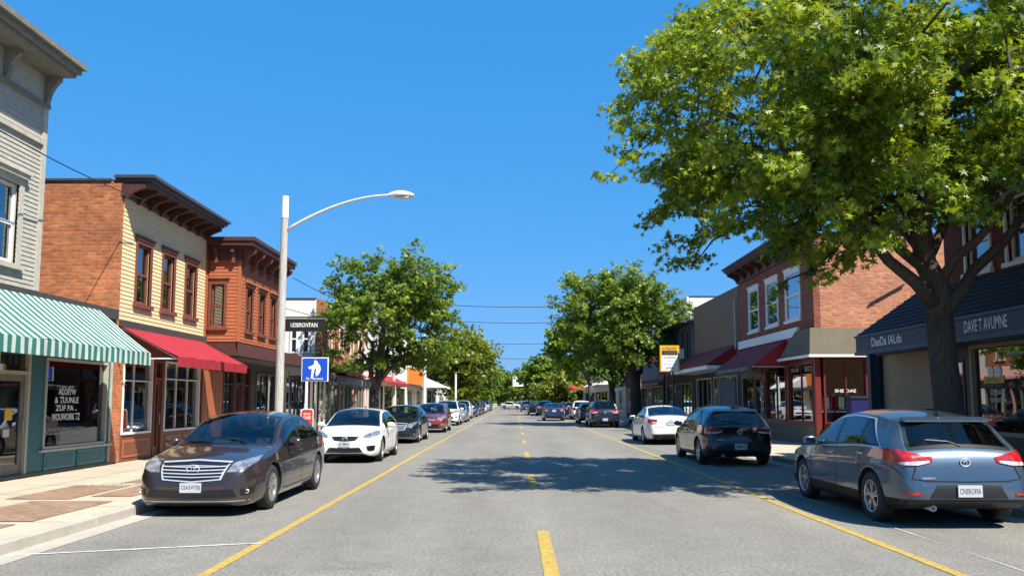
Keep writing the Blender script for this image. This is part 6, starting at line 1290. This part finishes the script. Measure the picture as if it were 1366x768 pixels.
        xpatch(B, t, 'plate_recess', [(-.40, .575), (0, .58), (.40, .575)], [(-.50, .405), (0, .40), (.50, .405)], -1, 'car_black', .010, mirror=False)
        xpatch(B, t, 'reflector', [(.60, .475), (.82, .48)], [(.60, .44), (.80, .445)], -1, 'lens_red', .010, m=2)
        zl = .425; ze = .80 + k
    h = B.hitx(0, zl + .08, -1, .02) or Vector((-L / 2, 0, 0)); xm = min(h.x, (B.hitx(0, zl + .01, -1, .012) or h).x, (B.hitx(0, zl + .14, -1, .012) or h).x)
    mb = MB(); mb.box((xm - .012, -.155, zl), (xm, .155, zl + .15), 'plate'); pl = mb.build('license_plate', t, local=True); letters_x(pl, plate, 0, zl + .072, xm - .0125, -1, .072, .27)
    oval(t, 'emblem', B, 0, ze, -1, .062, .050, 'chrome', .014)
    if kind in ('hatch', 'suv'):
        ha = B.hitx(.48, .70 + (0 if kind == 'hatch' else .1), -1, .006)
        if ha: letters_x(t, 'CJEEEPV', .50, .655 + (0 if kind == 'hatch' else .1), (B.hitx(.5, .655 + (0 if kind == 'hatch' else .1), -1, .012) or ha).x - .004, -1, .028, .18, 'chrome')
    mb = MB(); zx = B.zb0(L) + (-.07); c0 = (-L / 2 + .215, .42 * 1, .27 + (0.05 if kind == 'suv' else 0)); mb.lathe(c0, (-1, 0, 0), [(.038, -.1), (.042, .135), (.036, .15), (.030, .145), (.028, .02), (.001, .02)], 'chrome', 20); mb.build('exhaust_pipe', t, smooth=True, local=True)
    if hero and face == 'near':
        mb = MB(); p = B.crown(sp['ws'][1] - .1, 1, .02); mb.box((p.x - .03, -.06, p.z - .05), (p.x + .02, .06, p.z - .02), 'car_black'); mb.build('rear_view_mirror', t, local=True)
    t['paint'] = pm; return t
def clone_car(src, label, pm, x, y, face, rz=0, group=None, name=None):
    c = copy_tree(src); c.location = (x, y, 0); c.rotation_euler = (0, 0, R(-90 if face == 'near' else 90) + rz); c['label'] = label
    old = src['paint']
    def rec(o):
        for ch in o.children:
            if ch.type == 'MESH' and len(ch.material_slots) and ch.material_slots[0].material and ch.material_slots[0].material.name == old: ch.material_slots[0].link = 'OBJECT'; ch.material_slots[0].material = M[pm]
            rec(ch)
    rec(c); c['paint'] = pm
    if group: c['group'] = group
    return c
GL = 'cars parked along the left kerb'; GRR = 'cars parked along the right kerb'
def ctr(kind, y, face): return y + SPEC[kind]['L'] / 2     # y = end nearest the camera
c_sed = make_car('dark brown sedan with a wide chrome grille parked at the front of the left kerb', 'sedan', 'paint_brown', -4.62, ctr('sedan', 11.90, 0), 'near', plate='CEA3W7BJ', group=GL, chrome=False)
c_cou = make_car('white coupe with a thin black grille parked behind the brown sedan', 'coupe', 'paint_white', -4.52, ctr('coupe', 21.95, 0), 'near', plate='ECMOI', group=GL)
c_hat = make_car('steel blue hatchback with red tail lights parked nearest on the right, beside the big trunk', 'hatch', 'paint_steel', 5.80, ctr('hatch', 10.72, 0), 'away', plate='CNEROFIA', group=GRR, chrome=True)
c_blk = make_car('black hatchback parked in the tree shade ahead of the steel blue one', 'hatch', 'paint_black', 5.66, ctr('hatch', 20.95, 0), 'away', plate='CMEFIUS', group=GRR, chrome=False)
c_suv = make_car('dark navy sport utility car parked by the round-crowned maple', 'suv', 'paint_navy', 5.45, ctr('suv', 50.5, 0), 'away', plate='KLO 284', group=GRR)
cc = clone_car
cc(c_sed, 'white sedan parked on the right between the black hatchback and the maple', 'paint_white', 5.78, ctr('sedan', 30.9, 0), 'away', group=GRR)
cc(c_sed, 'dark navy sedan with pale headlights parked behind the white coupe', 'paint_navy', -4.68, ctr('sedan', 31.9, 0), 'near', group=GL)
cc(c_hat, 'brick red hatchback parked on the left behind the navy sedan', 'paint_red', -4.5, ctr('hatch', 42.6, 0), 'near', group=GL)
cc(c_suv, 'white sport utility car parked behind the brick red hatchback', 'paint_white', -4.66, ctr('suv', 54.5, 0), 'near', group=GL)
cc(c_sed, 'silver grey sedan partly hidden behind the white sport utility car', 'paint_silver', -4.6, ctr('sedan', 62.5, 0), 'near', group=GL)
cc(c_suv, 'white sport utility car farther down the left kerb, behind the silver sedan', 'paint_white', -4.9, ctr('suv', 73.5, 0), 'near', group=GL)
cc(c_sed, 'dark blue sedan parked far down the left kerb after the second white utility car', 'paint_blue', -4.8, ctr('sedan', 83, 0), 'near', group=GL)
cc(c_hat, 'dark red hatchback far down the left kerb after the blue sedan', 'paint_darkred', -4.8, ctr('hatch', 92, 0), 'near', group=GL)
cc(c_sed, 'navy sedan eighth or so along the left kerb, just past the dark red hatchback', 'paint_navy', -4.8, ctr('sedan', 101, 0), 'near', group=GL)
cc(c_cou, 'white coupe farther along the left kerb, only its nose showing', 'paint_white', -4.9, ctr('coupe', 114, 0), 'near', group=GL)
cc(c_suv, 'silver utility car last but one along the left kerb', 'paint_silver', -4.9, ctr('suv', 128, 0), 'near', group=GL)
cc(c_sed, 'black sedan last along the left kerb', 'paint_black', -5.0, ctr('sedan', 142, 0), 'near', group=GL)
cc(c_hat, 'black hatchback just ahead of the dark navy utility car on the right', 'paint_black', 5.35, ctr('hatch', 58.5, 0), 'away', group=GRR)
cc(c_suv, 'white utility car parked on the right ahead of the two dark ones', 'paint_white', 5.75, ctr('suv', 71.5, 0), 'away', group=GRR)
GD = 'cars driving on the road'
cc(c_sed, 'dark blue sedan driving away in the right lane', 'paint_blue', 3.15, ctr('sedan', 67.5, 0), 'away', group=GD, rz=-.01)
cc(c_suv, 'navy utility car driving ahead of the dark blue sedan', 'paint_navy', 3.1, ctr('suv', 88, 0), 'away', group=GD)
cc(c_sed, 'dark red sedan ahead of the navy utility car, near the left of its lane', 'paint_darkred', 2.35, ctr('sedan', 99, 0), 'away', group=GD)
cc(c_suv, 'silver utility car far ahead near the centre line', 'paint_silver', 1.6, ctr('suv', 122, 0), 'away', group=GD)
cc(c_sed, 'white sedan crossing the road far ahead', 'paint_white', -.6, 160, 'near', rz=R(62), group=GD)
cc(c_hat, 'small white hatchback turning far ahead beside the crossing sedan', 'paint_white', 1.9, 172, 'near', rz=R(40), group=GD)
cc(c_sed, 'navy sedan parked on the right far beyond the white utility car', 'paint_navy', 5.8, ctr('sedan', 84, 0), 'away', group=GRR)
cc(c_cou, 'red coupe parked on the right near the olive bush-like tree', 'paint_red', 5.9, ctr('coupe', 100, 0), 'away', group=GRR)
